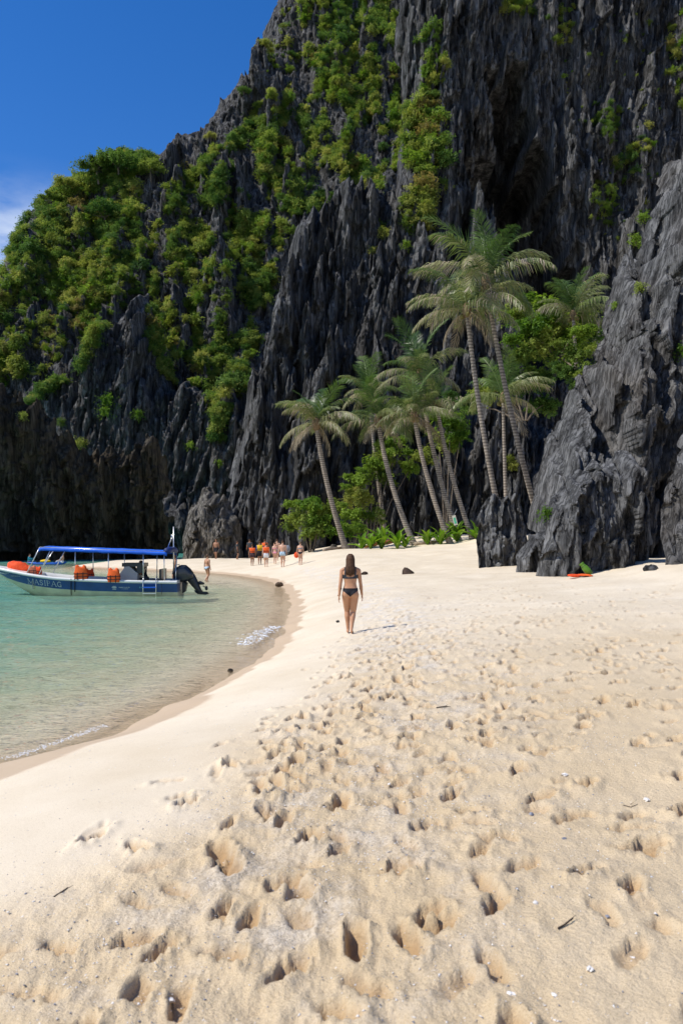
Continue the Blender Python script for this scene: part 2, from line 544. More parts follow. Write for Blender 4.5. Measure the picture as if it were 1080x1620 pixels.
nr, ntn = GX.shape
V = np.stack([GX, GY, GZ], -1).reshape(-1, 3)
ii, jj = np.meshgrid(np.arange(nr - 1), np.arange(ntn - 1), indexing='ij')
F = np.stack([ii * ntn + jj, ii * ntn + jj + 1, (ii + 1) * ntn + jj + 1, (ii + 1) * ntn + jj], -1).reshape(-1, 4)
me = mesh_np('beach', V, F, smooth=True)
for nm, arr in (('damp', damp), ('shore', GS), ('dense', dense), ('loose', 0.06 + 0.84 * tramp), ('wetline', GS - 0.85 * (1 - sstep(7, 13, GY))), ('turned', tramp * (1 - sstep(5, 20, GY)))):
    at = me.attributes.new(nm, 'FLOAT', 'POINT'); at.data.foreach_set('value', arr.astype(np.float32).ravel())

m, t, b = new_mat('sand')
geo = N(t, 'ShaderNodeNewGeometry')
n1 = N(t, 'ShaderNodeTexNoise', Scale=0.7, Detail=6.0, Roughness=0.6)
t.links.new(geo.outputs['Position'], n1.inputs['Vector'])
r1 = ramp(t, [(0.30, (0.66, 0.555, 0.395)), (0.70, (0.76, 0.66, 0.50))], n1.outputs['Fac'])
# grains: dark and pale specks
n2 = N(t, 'ShaderNodeTexNoise', Scale=170.0, Detail=2.0)
t.links.new(geo.outputs['Position'], n2.inputs['Vector'])
r2 = ramp(t, [(0.30, (0.62, 0.58, 0.52)), (0.5, (1, 1, 1)), (0.72, (1.0, 1.0, 1.0))], n2.outputs['Fac'])
mg = N(t, 'ShaderNodeMixRGB', blend_type='MULTIPLY'); mg.inputs['Fac'].default_value = 0.6
t.links.new(r1.outputs['Color'], mg.inputs['Color1']); t.links.new(r2.outputs['Color'], mg.inputs['Color2'])
# coral grit lies in the trampled band: greyer, paler
ad_ = N(t, 'ShaderNodeAttribute'); ad_.attribute_name = 'dense'
n3 = N(t, 'ShaderNodeTexNoise', Scale=2.2, Detail=6.0, Roughness=0.65)
t.links.new(geo.outputs['Position'], n3.inputs['Vector'])
mr3 = N(t, 'ShaderNodeMapRange'); mr3.inputs['From Min'].default_value = 0.47; mr3.inputs['From Max'].default_value = 0.66
t.links.new(n3.outputs['Fac'], mr3.inputs['Value'])
n3b = N(t, 'ShaderNodeTexVoronoi', Scale=75.0)
t.links.new(geo.outputs['Position'], n3b.inputs['Vector'])
rv = ramp(t, [(0.0, (0.30, 0.28, 0.27)), (0.35, (0.60, 0.56, 0.50)), (1.0, (0.82, 0.80, 0.77))], n3b.outputs['Color'])
ml = N(t, 'ShaderNodeMath', operation='MULTIPLY'); t.links.new(mr3.outputs[0], ml.inputs[0]); t.links.new(ad_.outputs['Fac'], ml.inputs[1])
ml2 = N(t, 'ShaderNodeMath', operation='MULTIPLY'); t.links.new(ml.outputs[0], ml2.inputs[0]); ml2.inputs[1].default_value = 0.75
mg2 = N(t, 'ShaderNodeMixRGB'); t.links.new(ml2.outputs[0], mg2.inputs['Fac'])
t.links.new(mg.outputs[0], mg2.inputs['Color1']); t.links.new(rv.outputs['Color'], mg2.inputs['Color2'])
at2 = N(t, 'ShaderNodeAttribute'); at2.attribute_name = 'turned'
mt_ = N(t, 'ShaderNodeMath', operation='MULTIPLY'); mt_.inputs[1].default_value = 0.75; t.links.new(at2.outputs['Fac'], mt_.inputs[0])
mgt = N(t, 'ShaderNodeMixRGB', blend_type='MULTIPLY'); mgt.inputs['Color2'].default_value = (0.88, 0.775, 0.61, 1)
t.links.new(mt_.outputs[0], mgt.inputs['Fac']); t.links.new(mg2.outputs[0], mgt.inputs['Color1']); mg2 = mgt
# moist sand turned up inside fresh prints
ap = N(t, 'ShaderNodeAttribute'); ap.attribute_name = 'damp'
mp_ = N(t, 'ShaderNodeMath', operation='MULTIPLY'); mp_.inputs[1].default_value = 0.85
t.links.new(ap.outputs['Fac'], mp_.inputs[0])
mg3 = N(t, 'ShaderNodeMixRGB'); mg3.inputs['Color2'].default_value = (0.42, 0.265, 0.13, 1)
t.links.new(mp_.outputs[0], mg3.inputs['Fac']); t.links.new(mg2.outputs[0], mg3.inputs['Color1'])
# wet by the swash
as_ = N(t, 'ShaderNodeAttribute'); as_.attribute_name = 'shore'
nw = N(t, 'ShaderNodeTexNoise', Scale=0.9, Detail=3.0); t.links.new(geo.outputs['Position'], nw.inputs['Vector'])
aw = N(t, 'ShaderNodeMath', operation='MULTIPLY_ADD'); aw.inputs[1].default_value = -0.75
awl = N(t, 'ShaderNodeAttribute'); awl.attribute_name = 'wetline'
t.links.new(nw.outputs['Fac'], aw.inputs[0]); t.links.new(awl.outputs['Fac'], aw.inputs[2])
wr = N(t, 'ShaderNodeMapRange', interpolation_type='SMOOTHSTEP'); wr.inputs['From Min'].default_value = 0.02; wr.inputs['From Max'].default_value = 0.16
wr.inputs['To Min'].default_value = 1.0; wr.inputs['To Max'].default_value = 0.0
t.links.new(aw.outputs[0], wr.inputs['Value'])
mw = N(t, 'ShaderNodeMixRGB'); mw.inputs['Color2'].default_value = (0.60, 0.44, 0.285, 1)
mwf = N(t, 'ShaderNodeMath', operation='MULTIPLY'); mwf.inputs[1].default_value = 0.8
t.links.new(wr.outputs[0], mwf.inputs[0])
t.links.new(mwf.outputs[0], mw.inputs['Fac']); t.links.new(mg3.outputs[0], mw.inputs['Color1'])
sb_ = N(t, 'ShaderNodeMapRange', interpolation_type='SMOOTHSTEP'); sb_.inputs['From Min'].default_value = -0.1; sb_.inputs['From Max'].default_value = -1.6
t.links.new(as_.outputs['Fac'], sb_.inputs['Value'])
msb = N(t, 'ShaderNodeMixRGB'); msb.inputs['Color2'].default_value = (0.80, 0.71, 0.53, 1)
t.links.new(sb_.outputs[0], msb.inputs['Fac']); t.links.new(mw.outputs[0], msb.inputs['Color1'])
t.links.new(msb.outputs[0], b.inputs['Base Color'])
rg = N(t, 'ShaderNodeMapRange'); rg.inputs['To Min'].default_value = 0.95; rg.inputs['To Max'].default_value = 0.38
t.links.new(wr.outputs[0], rg.inputs['Value']); t.links.new(rg.outputs[0], b.inputs['Roughness'])
b.inputs['Specular IOR Level'].default_value = 0.2
nb = N(t, 'ShaderNodeTexNoise', Scale=38.0, Detail=5.0, Roughness=0.7); t.links.new(geo.outputs['Position'], nb.inputs['Vector'])
bs = N(t, 'ShaderNodeAttribute'); bs.attribute_name = 'loose'
bn = N(t, 'ShaderNodeBump', Distance=0.02); t.links.new(bs.outputs['Fac'], bn.inputs['Strength'])
t.links.new(nb.outputs['Fac'], bn.inputs['Height']); t.links.new(bn.outputs[0], b.inputs['Normal'])
MAT_SAND = m
beach = link('beach', me, m)
tag(beach, kind='structure')

# ------------------------------------------------------------------ water
sl = (slice(0, nr, 1), slice(0, ntn, 2))
WX, WY, WS = GX[sl], GY[sl], GS[sl]
WD = -GZ[sl]
WD = np.where(WD > 0, -0.42 * np.log(np.maximum(1 - WD / 0.421, 1e-3)), WD)     # optical depth of the column
calm = sstep(0.0, 0.45, WD) * (1 - 0.0 * sstep(60, 120, WY))
WZ = calm * (0.022 * fbm(WX * 0.9 + 0.35 * WY, WY * 1.25, 61, 3) + 0.010 * fbm(WX * 2.6, WY * 3.3, 62, 3))
# last little wave running up the sand
crest = np.exp(-((WS + 0.55 + 0.15 * perlin(WX * 0.5, WY * 0.5, 66)) / 0.16) ** 2)
WZ = WZ + 0.035 * crest * sstep(-0.2, 0.35, perlin(WX * 0.22 + 1.2, WY * 0.22, 67)) * (WY < 40)
a_, b_ = WX.shape
V = np.stack([WX, WY, WZ], -1).reshape(-1, 3)
ii, jj = np.meshgrid(np.arange(a_ - 1), np.arange(b_ - 1), indexing='ij')
F = np.stack([ii * b_ + jj, ii * b_ + jj + 1, (ii + 1) * b_ + jj + 1, (ii + 1) * b_ + jj], -1).reshape(-1, 4)
keep = (WD.ravel()[F].max(1) > -0.05)
F = F[keep]
used = np.unique(F); remap = np.full(len(V), -1); remap[used] = np.arange(len(used))
me = mesh_np('water', V[used], remap[F], smooth=True)
at = me.attributes.new('depth', 'FLOAT', 'POINT'); at.data.foreach_set('value', WD.ravel()[used].astype(np.float32))
m, t, b = new_mat('water')
t.nodes.remove(b)
geo = N(t, 'ShaderNodeNewGeometry')
at_ = N(t, 'ShaderNodeAttribute'); at_.attribute_name = 'depth'
mpw = N(t, 'ShaderNodeMapping'); mpw.inputs['Scale'].default_value = (1.0, 1.5, 1.0); mpw.inputs['Rotation'].default_value = (0, 0, 0.35)
t.links.new(geo.outputs['Position'], mpw.inputs[0])
w1 = N(t, 'ShaderNodeTexNoise', Scale=2.6, Detail=4.0, Roughness=0.55, Distortion=0.6)
t.links.new(mpw.outputs[0], w1.inputs['Vector'])
w2 = N(t, 'ShaderNodeTexNoise', Scale=9.0, Detail=3.0, Roughness=0.5)
t.links.new(mpw.outputs[0], w2.inputs['Vector'])
wm = N(t, 'ShaderNodeMath', operation='MULTIPLY_ADD'); wm.inputs[1].default_value = 0.3
t.links.new(w2.outputs['Fac'], wm.inputs[0]); t.links.new(w1.outputs['Fac'], wm.inputs[2])
wb = N(t, 'ShaderNodeBump', Strength=0.9, Distance=0.13)
t.links.new(wm.outputs[0], wb.inputs['Height'])
fr = N(t, 'ShaderNodeFresnel', IOR=1.16); t.links.new(wb.outputs[0], fr.inputs['Normal'])
gl = N(t, 'ShaderNodeBsdfGlossy', Roughness=0.04); t.links.new(wb.outputs[0], gl.inputs['Normal'])
tr = N(t, 'ShaderNodeBsdfTransparent')
rf = N(t, 'ShaderNodeBsdfRefraction', IOR=1.25, Roughness=0.0); t.links.new(wb.outputs[0], rf.inputs['Normal'])
# water colour by depth: clear in the shallows, turquoise scattering in the column further out
rc = ramp(t, [(0.0, (0.98, 0.98, 0.96)), (0.20, (0.90, 0.97, 0.91)), (0.5, (0.66, 0.91, 0.84)), (1.0, (0.30, 0.74, 0.70))], at_.outputs['Fac'])
# patches of weed and brighter sand on the bottom shift the tone a little
pn = N(t, 'ShaderNodeTexNoise', Scale=0.55, Detail=5.0, Roughness=0.6); t.links.new(mpw.outputs[0], pn.inputs['Vector'])
pm = N(t, 'ShaderNodeMath', operation='MULTIPLY_ADD'); pm.inputs[1].default_value = 1.5; pm.inputs[2].default_value = 0.25; t.links.new(pn.outputs['Fac'], pm.inputs[0])
pd = N(t, 'ShaderNodeMath', operation='MULTIPLY'); t.links.new(pm.outputs[0], pd.inputs[0]); t.links.new(at_.outputs['Fac'], pd.inputs[1])
dm = N(t, 'ShaderNodeMapRange'); dm.inputs['From Min'].default_value = 0.24; dm.inputs['From Max'].default_value = 1.8
t.links.new(pd.outputs[0], dm.inputs['Value'])
t.links.new(dm.outputs[0], rc.inputs['Fac'])
t.links.new(rc.outputs['Color'], tr.inputs['Color']); t.links.new(rc.outputs['Color'], rf.inputs['Color'])
m1 = N(t, 'ShaderNodeMixShader'); m1.inputs[0].default_value = 0.22
t.links.new(tr.outputs[0], m1.inputs[1]); t.links.new(rf.outputs[0], m1.inputs[2])
df = N(t, 'ShaderNodeBsdfDiffuse'); t.links.new(wb.outputs[0], df.inputs['Normal'])
rd = ramp(t, [(0.0, (0.60, 0.60, 0.42)), (0.4, (0.33, 0.53, 0.39)), (1.0, (0.08, 0.34, 0.28))], dm.outputs[0])
t.links.new(rd.outputs['Color'], df.inputs['Color'])
df2 = N(t, 'ShaderNodeMapRange'); df2.inputs['From Min'].default_value = 0.34; df2.inputs['From Max'].default_value = 1.6; df2.inputs['To Max'].default_value = 0.72
t.links.new(pd.outputs[0], df2.inputs['Value'])
m2 = N(t, 'ShaderNodeMixShader'); t.links.new(df2.outputs[0], m2.inputs[0])
t.links.new(m1.outputs[0], m2.inputs[1]); t.links.new(df.outputs[0], m2.inputs[2])
m3 = N(t, 'ShaderNodeMixShader'); t.links.new(fr.outputs[0], m3.inputs[0])
t.links.new(m2.outputs[0], m3.inputs[1]); t.links.new(gl.outputs[0], m3.inputs[2])
t.links.new(m3.outputs[0], t.nodes['Material Output'].inputs['Surface'])
water = link('water', me, m)
tag(water, kind='structure')
# ------------------------------------------------------------------ karst cliffs
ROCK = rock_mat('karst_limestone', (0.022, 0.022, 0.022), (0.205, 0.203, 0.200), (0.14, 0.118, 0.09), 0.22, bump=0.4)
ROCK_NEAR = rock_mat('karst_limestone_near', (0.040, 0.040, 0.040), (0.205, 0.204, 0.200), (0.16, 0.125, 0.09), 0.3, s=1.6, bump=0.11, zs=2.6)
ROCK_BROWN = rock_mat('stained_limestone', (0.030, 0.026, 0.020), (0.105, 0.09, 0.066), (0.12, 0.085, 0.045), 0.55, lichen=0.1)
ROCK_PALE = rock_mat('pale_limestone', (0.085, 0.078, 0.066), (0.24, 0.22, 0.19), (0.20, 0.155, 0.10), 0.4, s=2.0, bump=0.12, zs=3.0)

SHEETS = {}
def facet(X, Z, cw, ch, seed):
    """broken faces: every cell of a stretched cell pattern is its own tilted plane"""
    u = X / cw; v = Z / ch
    v = v + (_h(np.floor(u), np.floor(u) * 0, seed + 5) / 4294967296.0)
    iu = np.floor(u); iv = np.floor(v)
    bd = np.full(X.shape, 1e9); res_ = np.zeros(X.shape)
    for a in (-1, 0, 1):
        for b in (-1, 0, 1):
            cu = iu + a; cv = iv + b
            ju = _h(cu, cv, seed) / 4294967296.0; jv = _h(cu, cv, seed + 1) / 4294967296.0
            du = u - cu - ju; dv = v - cv - jv
            d = du * du + dv * dv
            o = _h(cu, cv, seed + 2) / 4294967296.0 - 0.5
            tx = (_h(cu, cv, seed + 3) / 4294967296.0 - 0.5) * 2.4; tz = (_h(cu, cv, seed + 4) / 4294967296.0 - 0.3) * 0.9
            val = o + tx * du + tz * dv
            m_ = d < bd
            bd = np.where(m_, d, bd); res_ = np.where(m_, val, res_)
    return res_
def cliff(name, outline, Y0, slope, res, blades, rounding=6.0, mat=None, seed=1, rough=1.0, zmin=-3.0, dents=(), yfun=None, jag=1.0, lean=0.0, over=1.5, smooth=False, wobble=1.0, facets=(), calm_w=None):
    """A rock face standing near distance Y0 whose edge follows `outline` (photo pixels turned into world x, z on the
    leaning face). Depth is a field y(x, z): leaning base + rounding at the edges + overlapping pointed blades + flutes."""
    r = np.random.default_rng(seed)
    def face(px, py):
        e = (HY - py) / FPX
        Y = (Y0 + slope * ZC) / (1 - slope * e)
        return ((px - 540) / FPX * Y, ZC + e * Y)
    poly = [face(*p) for p in outline]
    xs = [p[0] for p in poly]; zs = [p[1] for p in poly]
    x0, x1 = min(xs) - 1, max(xs) + 1; z0, z1 = zmin, max(zs) + 3 * jag
    nx = int((x1 - x0) / res[0]) + 1; nz = int((z1 - z0) / res[1]) + 1
    gx = np.linspace(x0, x1, nx); gz_ = np.linspace(z0, z1, nz)
    X, Z = np.meshgrid(gx, gz_)
    sd = poly_sd(X, Z, poly)
    mask = sd + 0.7 * jag * fbm(X * 0.9, Z * 0.35, seed, 3) - 0.5 * jag * np.abs(perlin(X * 1.3, Z * 0.2, seed + 2)) > 0
    base = Y0 + slope * Z
    if yfun is not None: base = base + yfun(X, Z)
    base = base + rough * (2.6 * fbm(X * 0.07, Z * 0.045, seed + 3, 3) + 0.8 * fbm(X * 0.30, Z * 0.12, seed + 4, 3))
    for (dpoly, ddep, dsoft) in dents:          # recesses and caves
        dp = [face(*p) for p in dpoly]
        d = poly_sd(X, Z, dp) + 0.9 * fbm(X * 0.4, Z * 0.15, seed + 8, 3)
        base = base + ddep * sstep(-dsoft, dsoft, d)
    e = np.clip(sd / rounding, 0, 1)
    smooth_base = Y0 + slope * Z + (yfun(X, Z) if yfun is not None else 0) + rounding * 0.85 * (1 - e) ** 2
    base = base + rounding * 0.85 * (1 - e) ** 2
    Y = base.copy()
    dx = gx[1] - gx[0]; dz = gz_[1] - gz_[0]
    topz = np.where(sd > 0, Z, -1e9).max(0)      # edge height of every column
    for (num, hlo, hhi, prot, wr) in blades:
        Ys = Y.copy()
        k = 0; tries = 0
        while k < num and tries < num * 6:
            tries += 1
            xc = r.uniform(x0, x1); zb = r.uniform(max(z0, -1.5), z1)
            ic = int((zb - z0) / dz); jc = int((xc - x0) / dx)
            if ic >= nz or jc >= nx or sd[ic, jc] < 0.15 * hlo: continue
            k += 1
            h = r.uniform(hlo, hhi); w_ = h * r.uniform(wr[0], wr[1]); ln = r.normal(lean, 0.10)
            for _t in range(6):
                it = min(int((zb + h - z0) / dz), nz - 1); jt = min(max(int((xc + ln * h - x0) / dx), 0), nx - 1)
                if sd[it, jt] > -over and zb + h < z1 and zb + h < topz[jt] + 2.2 * over: break
                h *= 0.72
            i0 = max(int((zb - 0.9 * h - z0) / dz), 0); i1 = min(int((zb + h - z0) / dz) + 2, nz)
            sh = abs(ln) * h + w_ * 1.4
            j0 = max(int((xc - sh - x0) / dx), 0); j1 = min(int((xc + sh - x0) / dx) + 2, nx)
            if i1 - i0 < 2 or j1 - j0 < 2: continue
            xx = X[i0:i1, j0:j1]; zz = Z[i0:i1, j0:j1]
            tt = (zz - zb) / h
            fq = min(1.1 / w_, 0.10 / res[1])
            wob = wobble * 0.22 * perlin(zz * fq + xc, np.zeros_like(zz) + zb, seed + 50) + wobble * 0.08 * perlin(zz * fq * 2, np.zeros_like(zz) + xc, seed + 51)
            hw = w_ * np.where(tt > 0, np.maximum(1 - tt, 0) ** r.uniform(0.55, 0.95), 1 + 0.25 * np.minimum(-tt, 1))
            u = (xx - xc - ln * (zz - zb)) / np.maximum(hw, 1e-3) + wob
            inside = (np.abs(u) < 1) & (tt < 1)
            sk = r.uniform(-0.45, 0.45)
            us = np.where(u > sk, (u - sk) / (1 - sk), (sk - u) / (1 + sk))
            yb = Ys[ic, jc] - prot * h * r.uniform(0.5, 1.2) + us ** 1.25 * hw * r.uniform(0.6, 1.3) + np.maximum(tt, 0) * h * 0.10
            yb = yb + np.where(tt < 0, (tt * tt) * h * 0.75 * (prot + 0.25), 0)
            sub = Y[i0:i1, j0:j1]
            cov = np.where(inside, np.clip((1 - np.abs(u)) * hw / (1.3 * dx), 0, 1), 0)      # soft edge, no stair steps
            Y[i0:i1, j0:j1] = sub + cov * np.minimum(yb - sub, 0)
            mask[i0:i1, j0:j1] |= inside & (tt > 0)
    if smooth:
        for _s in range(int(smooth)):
            P = np.pad(Y, 1, mode='edge')
            Y = (P[:-2, 1:-1] + P[2:, 1:-1] + P[1:-1, :-2] + P[1:-1, 2:] + 2 * P[1:-1, 1:-1]) / 6
    mask &= sd > -over
    # flutes and pitting
    wx = X - lean * Z + 0.5 * fbm(X * 0.2, Z * 0.1, seed + 20, 2)
    s_ = res[0] / 0.13
    Y = Y - rough * 0.34 * s_ ** 0.5 * (ridged(wx * 0.75 / s_ ** 0.3, Z * 0.10, seed + 21, 3) - 1)
    Y = Y - rough * 0.16 * s_ ** 0.5 * (ridged(wx * 2.0 / s_ ** 0.5, Z * 0.38, seed + 22, 2) - 0.7)
    Y = Y + rough * 0.12 * s_ ** 0.5 * fbm(X * 1.4 / s_ ** 0.5, Z * 1.2 / s_ ** 0.5, seed + 23, 3)
    if not smooth:
        fl = 1 - np.abs(perlin(wx * 1.25 / s_ ** 0.4, Z * 0.16, seed + 25)) * 2.2
        Y = Y - rough * 0.42 * s_ ** 0.5 * np.maximum(fl, 0) ** 2
    for (cw, ch, amp) in facets:
        fx = X - lean * 1.2 * Z + 0.35 * cw * fbm(X * 0.5 / cw, Z * 1.0 / ch, seed + 40, 3)
        fz = Z + 0.30 * ch * fbm(X * 0.8 / cw, Z * 0.8 / ch, seed + 41, 3)
        Y = Y + amp * facet(fx, fz, cw, ch, seed + 60)
    # relief dies away towards the free edge, so the skyline keeps its line
    calm = 0.3 + 0.7 * sstep(-over, calm_w or 0.35 * rounding, sd)
    Y = smooth_base + (Y - smooth_base) * calm
    V = np.stack([X, Y, Z], -1).reshape(-1, 3)
    # small sideways shake so that nothing lines up in columns
    V[:, 0] += (0.9 * res[0] * fbm(X * 0.10 / res[0], Z * 0.07 / res[1], seed + 30, 2)).ravel()
    ii, jj = np.meshgrid(np.arange(nz - 1), np.arange(nx - 1), indexing='ij')
    F = np.stack([ii * nx + jj, ii * nx + jj + 1, (ii + 1) * nx + jj + 1, (ii + 1) * nx + jj], -1).reshape(-1, 4)
    mk = mask.ravel()[F].sum(1) >= 2
    F = F[mk]
    used = np.unique(F); remap = np.full(len(V), -1); remap[used] = np.arange(len(used))
    V2 = V[used].copy(); F2 = remap[F]
    # round off the stair steps along the free edge
    E = np.sort(np.concatenate([F2[:, [0, 1]], F2[:, [1, 2]], F2[:, [2, 3]], F2[:, [3, 0]]]), axis=1)
    ue, cnt = np.unique(E[:, 0] * len(V2) + E[:, 1], return_counts=True)
    be = ue[cnt == 1]; ea, eb = be // len(V2), be % len(V2)
    deg = np.bincount(ea, minlength=len(V2)) + np.bincount(eb, minlength=len(V2)); bm_ = deg > 0
    for _s in range(6):
        acc = np.zeros_like(V2)
        for k in range(3): acc[:, k] = np.bincount(ea, V2[eb, k], len(V2)) + np.bincount(eb, V2[ea, k], len(V2))
        V2[bm_] = 0.4 * V2[bm_] + 0.6 * acc[bm_] / deg[bm_][:, None]
    me = mesh_np(name, V2, F2, smooth=False)
    o = link(name, me, mat or ROCK)
    SHEETS[name] = dict(X=X, Y=Y, Z=Z, mask=mask, sd=sd)
    tag(o, kind='structure')
    return o

WR = (0.10, 0.22)
# the wooded mountain behind
cliff('mountain', [(-260, 900), (-260, 640), (-120, 520), (-40, 450), (0, 375), (18, 328), (52, 300), (72, 276), (128, 252), (164, 222), (215, 222), (236, 226),
                   (256, 202), (322, 178), (340, 142), (370, 108), (396, 74), (410, 36), (426, 0), (440, -40), (470, -110), (560, -160), (760, -200), (900, -200), (900, 900)],
      146, 0.58, (0.42, 0.46), [(36, 12, 24, 0.10, WR), (320, 5, 12, 0.20, WR), (900, 2.5, 6, 0.20, WR)], rounding=10, seed=11, calm_w=9, rough=1.3, jag=1.6, over=0.8, facets=((2.6, 9, 1.3), (1.0, 3.6, 0.7)))
# the tall dark wall on the right with its cave
cliff('cliff_wall', [(590, 900), (590, 420), (600, 335), (645, 262), (640, 150), (625, 60), (635, -40), (660, -160), (1500, -200), (1500, 900)],
      82, 0.13, (0.125, 0.18), [(26, 12, 22, 0.07, WR), (170, 5, 11, 0.09, WR), (600, 1.8, 5, 0.10, WR)], rounding=5, seed=12, yfun=lambda X, Z: 0.30 * (X - 14),
      dents=[([(752, 420), (744, 260), (758, 140), (796, 84), (834, 90), (844, 200), (850, 400)], 16.0, 0.5), ([(838, 212), (872, 222), (902, 290), (938, 400), (948, 560), (830, 620), (770, 560), (800, 380)], 18.0, 0.5)], lean=0.06, rough=0.8, facets=((1.7, 6, 1.0), (0.6, 2.2, 0.5)))
# the fluted grey buttress in the middle
cliff('cliff_buttress', [(330, 900), (345, 800), (378, 705), (392, 610), (425, 520), (452, 430), (470, 362), (498, 330), (528, 300), (575, 272), (602, 300),
                         (622, 330), (655, 345), (690, 368), (725, 400), (760, 520), (800, 640), (900, 700), (900, 900)],
      76, 0.30, (0.10, 0.15), [(24, 7, 15, 0.12, WR), (190, 3, 8, 0.15, WR), (600, 1.2, 3.5, 0.15, WR)], rounding=5, seed=13, lean=0.08, rough=0.8, facets=((1.3, 4.6, 0.9), (0.5, 1.8, 0.45)))
# dark ridges over the far channel
cliff('cliff_ridge', [(-40, 900), (-20, 690), (20, 640), (60, 610), (110, 580), (150, 525), (198, 465), (222, 448), (244, 530), (268, 610), (300, 590), (322, 608), (345, 620),
                      (372, 560), (402, 600), (440, 640), (470, 900)],
      150, 0.20, (0.20, 0.27), [(30, 10, 20, 0.12, WR), (220, 4, 11, 0.16, WR), (600, 1.8, 5, 0.15, WR)], rounding=8, seed=14, rough=1.0, lean=0.12, over=0.3, facets=((2.2, 7, 1.2), (0.9, 3.0, 0.6)))
# undercut headland that stands in the water on the left
def undercut(X, Z): return 0.75 * (X + 30) + 5.5 * np.exp(-((Z - 0.5) / 5.5) ** 2) + 1.2 * np.exp(-((Z - 11) / 3.0) ** 2)
cliff('cliff_headland', [(-90, 900), (-90, 560), (-40, 600), (10, 622), (36, 634), (75, 652), (102, 706), (130, 730), (160, 712), (196, 704), (222, 672), (236, 722), (242, 800), (246, 900)],
      99, -0.03, (0.11, 0.14), [(16, 4, 9, 0.08, WR), (80, 2, 5, 0.10, WR), (260, 0.8, 2.2, 0.12, WR)], rounding=4, seed=15, mat=ROCK_BROWN, yfun=undercut, rough=0.9, facets=((1.5, 2.6, 0.9), (0.6, 1.2, 0.4)))
# the crag at the top of the beach on the right
WN = (0.09, 0.20)
cliff('crag', [(852, 930), (852, 800), (866, 745), (892, 690), (914, 640), (936, 590), (956, 545), (974, 505), (986, 470), (1010, 424), (1028, 380), (1042, 350), (1056, 300),
               (1060, 258), (1074, 244), (1092, 255), (1125, 190), (1190, 110), (1260, 90), (1260, 930)],
      35, 0.30, (0.045, 0.065), [(60, 3, 8, 0.20, (0.07, 0.15)), (260, 1.5, 4.2, 0.22, (0.07, 0.16)), (260, 0.7, 1.8, 0.18, (0.10, 0.2))], rounding=2.2, seed=16, mat=ROCK_NEAR, smooth=1, wobble=0.8, over=0.6, rough=0.45, jag=0.5, lean=0.12, calm_w=0.8,
      facets=((0.8, 3.0, 0.85), (0.32, 1.2, 0.28)),
      dents=[([(1000, 470), (1020, 400), (1100, 380), (1100, 470), (1050, 500)], 1.6, 0.4), ([(905, 720), (930, 620), (950, 620), (935, 740), (910, 760)], 1.2, 0.25), ([(1040, 700), (1050, 600), (1075, 560), (1075, 700)], 1.5, 0.3)])
cliff('crag_foot', [(868, 935), (866, 880), (874, 825), (896, 790), (930, 758), (958, 735), (985, 742), (1012, 715), (1030, 740), (1052, 800), (1064, 935)],
      28.4, 0.20, (0.036, 0.05), [(18, 1.8, 4.2, 0.18, (0.12, 0.24)), (80, 0.9, 2.4, 0.20, (0.12, 0.24)), (110, 0.4, 1.1, 0.15, (0.14, 0.26))], rounding=1.3, calm_w=0.4, seed=17, mat=ROCK_NEAR, smooth=1, wobble=0.5, over=0.4, rough=0.45, jag=0.25, lean=0.12,
      yfun=lambda X, Z: 0.9 * np.exp(-((Z - 1.0) / 0.7) ** 2) + 0.35 * np.maximum(X - 8.0, 0), facets=((0.7, 2.0, 0.7), (0.27, 0.9, 0.24)),
      dents=[([(898, 930), (905, 850), (930, 810), (985, 800), (990, 860), (965, 930)], 1.1, 0.25)])
cliff('crag_end', [(1046, 935), (1050, 830), (1058, 770), (1072, 730), (1095, 690), (1140, 660), (1250, 640), (1250, 935)],
      25.5, 0.18, (0.04, 0.055), [(10, 1.6, 3.6, 0.10, (0.12, 0.26)), (40, 0.8, 2.2, 0.11, (0.12, 0.26))], rounding=1.0, seed=18, mat=ROCK_NEAR, smooth=1, wobble=0.5, over=0.3, rough=0.6, jag=0.2, lean=0.1, facets=((0.8, 2.4, 0.55), (0.30, 0.9, 0.20)))
cliff('crag_column', [(763, 925), (762, 850), (768, 800), (790, 784), (824, 788), (836, 806), (842, 850), (850, 925)],
      36.5, 0.02, (0.04, 0.05), [(6, 1.5, 3.0, 0.10, (0.14, 0.28)), (20, 0.7, 1.6, 0.10, (0.14, 0.28))], rounding=0.8, seed=19, mat=ROCK_NEAR, smooth=1, wobble=0.5, over=0.3, rough=0.6, jag=0.15, facets=((0.5, 1.6, 0.34), (0.22, 0.7, 0.12)))
cliff('crag_shoulder', [(818, 930), (820, 880), (832, 858), (846, 846), (862, 838), (884, 830), (900, 930)],
      33, 0.15, (0.04, 0.05), [(6, 0.8, 1.8, 0.10, (0.14, 0.28)), (14, 0.5, 1.1, 0.09, (0.14, 0.28))], rounding=0.6, seed=20, mat=ROCK_NEAR, smooth=1, wobble=0.5, over=0.3, rough=0.5, jag=0.15, facets=((0.4, 1.0, 0.30), (0.2, 0.5, 0.12)))

# pale weathered boulder at the head of the spit
bo = cliff('boulder', [(281, 900), (283, 850), (286, 828), (296, 806), (308, 792), (314, 770), (326, 768), (334, 782), (344, 778), (352, 792), (362, 812), (374, 818), (380, 850), (382, 900)],
      74, 0.16, (0.06, 0.075), [(6, 1.5, 3.2, 0.10, (0.18, 0.36)), (20, 0.7, 1.6, 0.10, (0.18, 0.36))], rounding=2.2, seed=25, mat=ROCK_PALE, smooth=2, wobble=0.35, over=0.3, rough=0.5, jag=0.3,
      facets=((1.1, 1.7, 0.7), (0.45, 0.8, 0.3)), zmin=-0.5)
del bo['kind']
tag(bo, 'pale cracked boulder with two knobs standing on the sand spit behind the walkers', 'boulder', kind='thing')
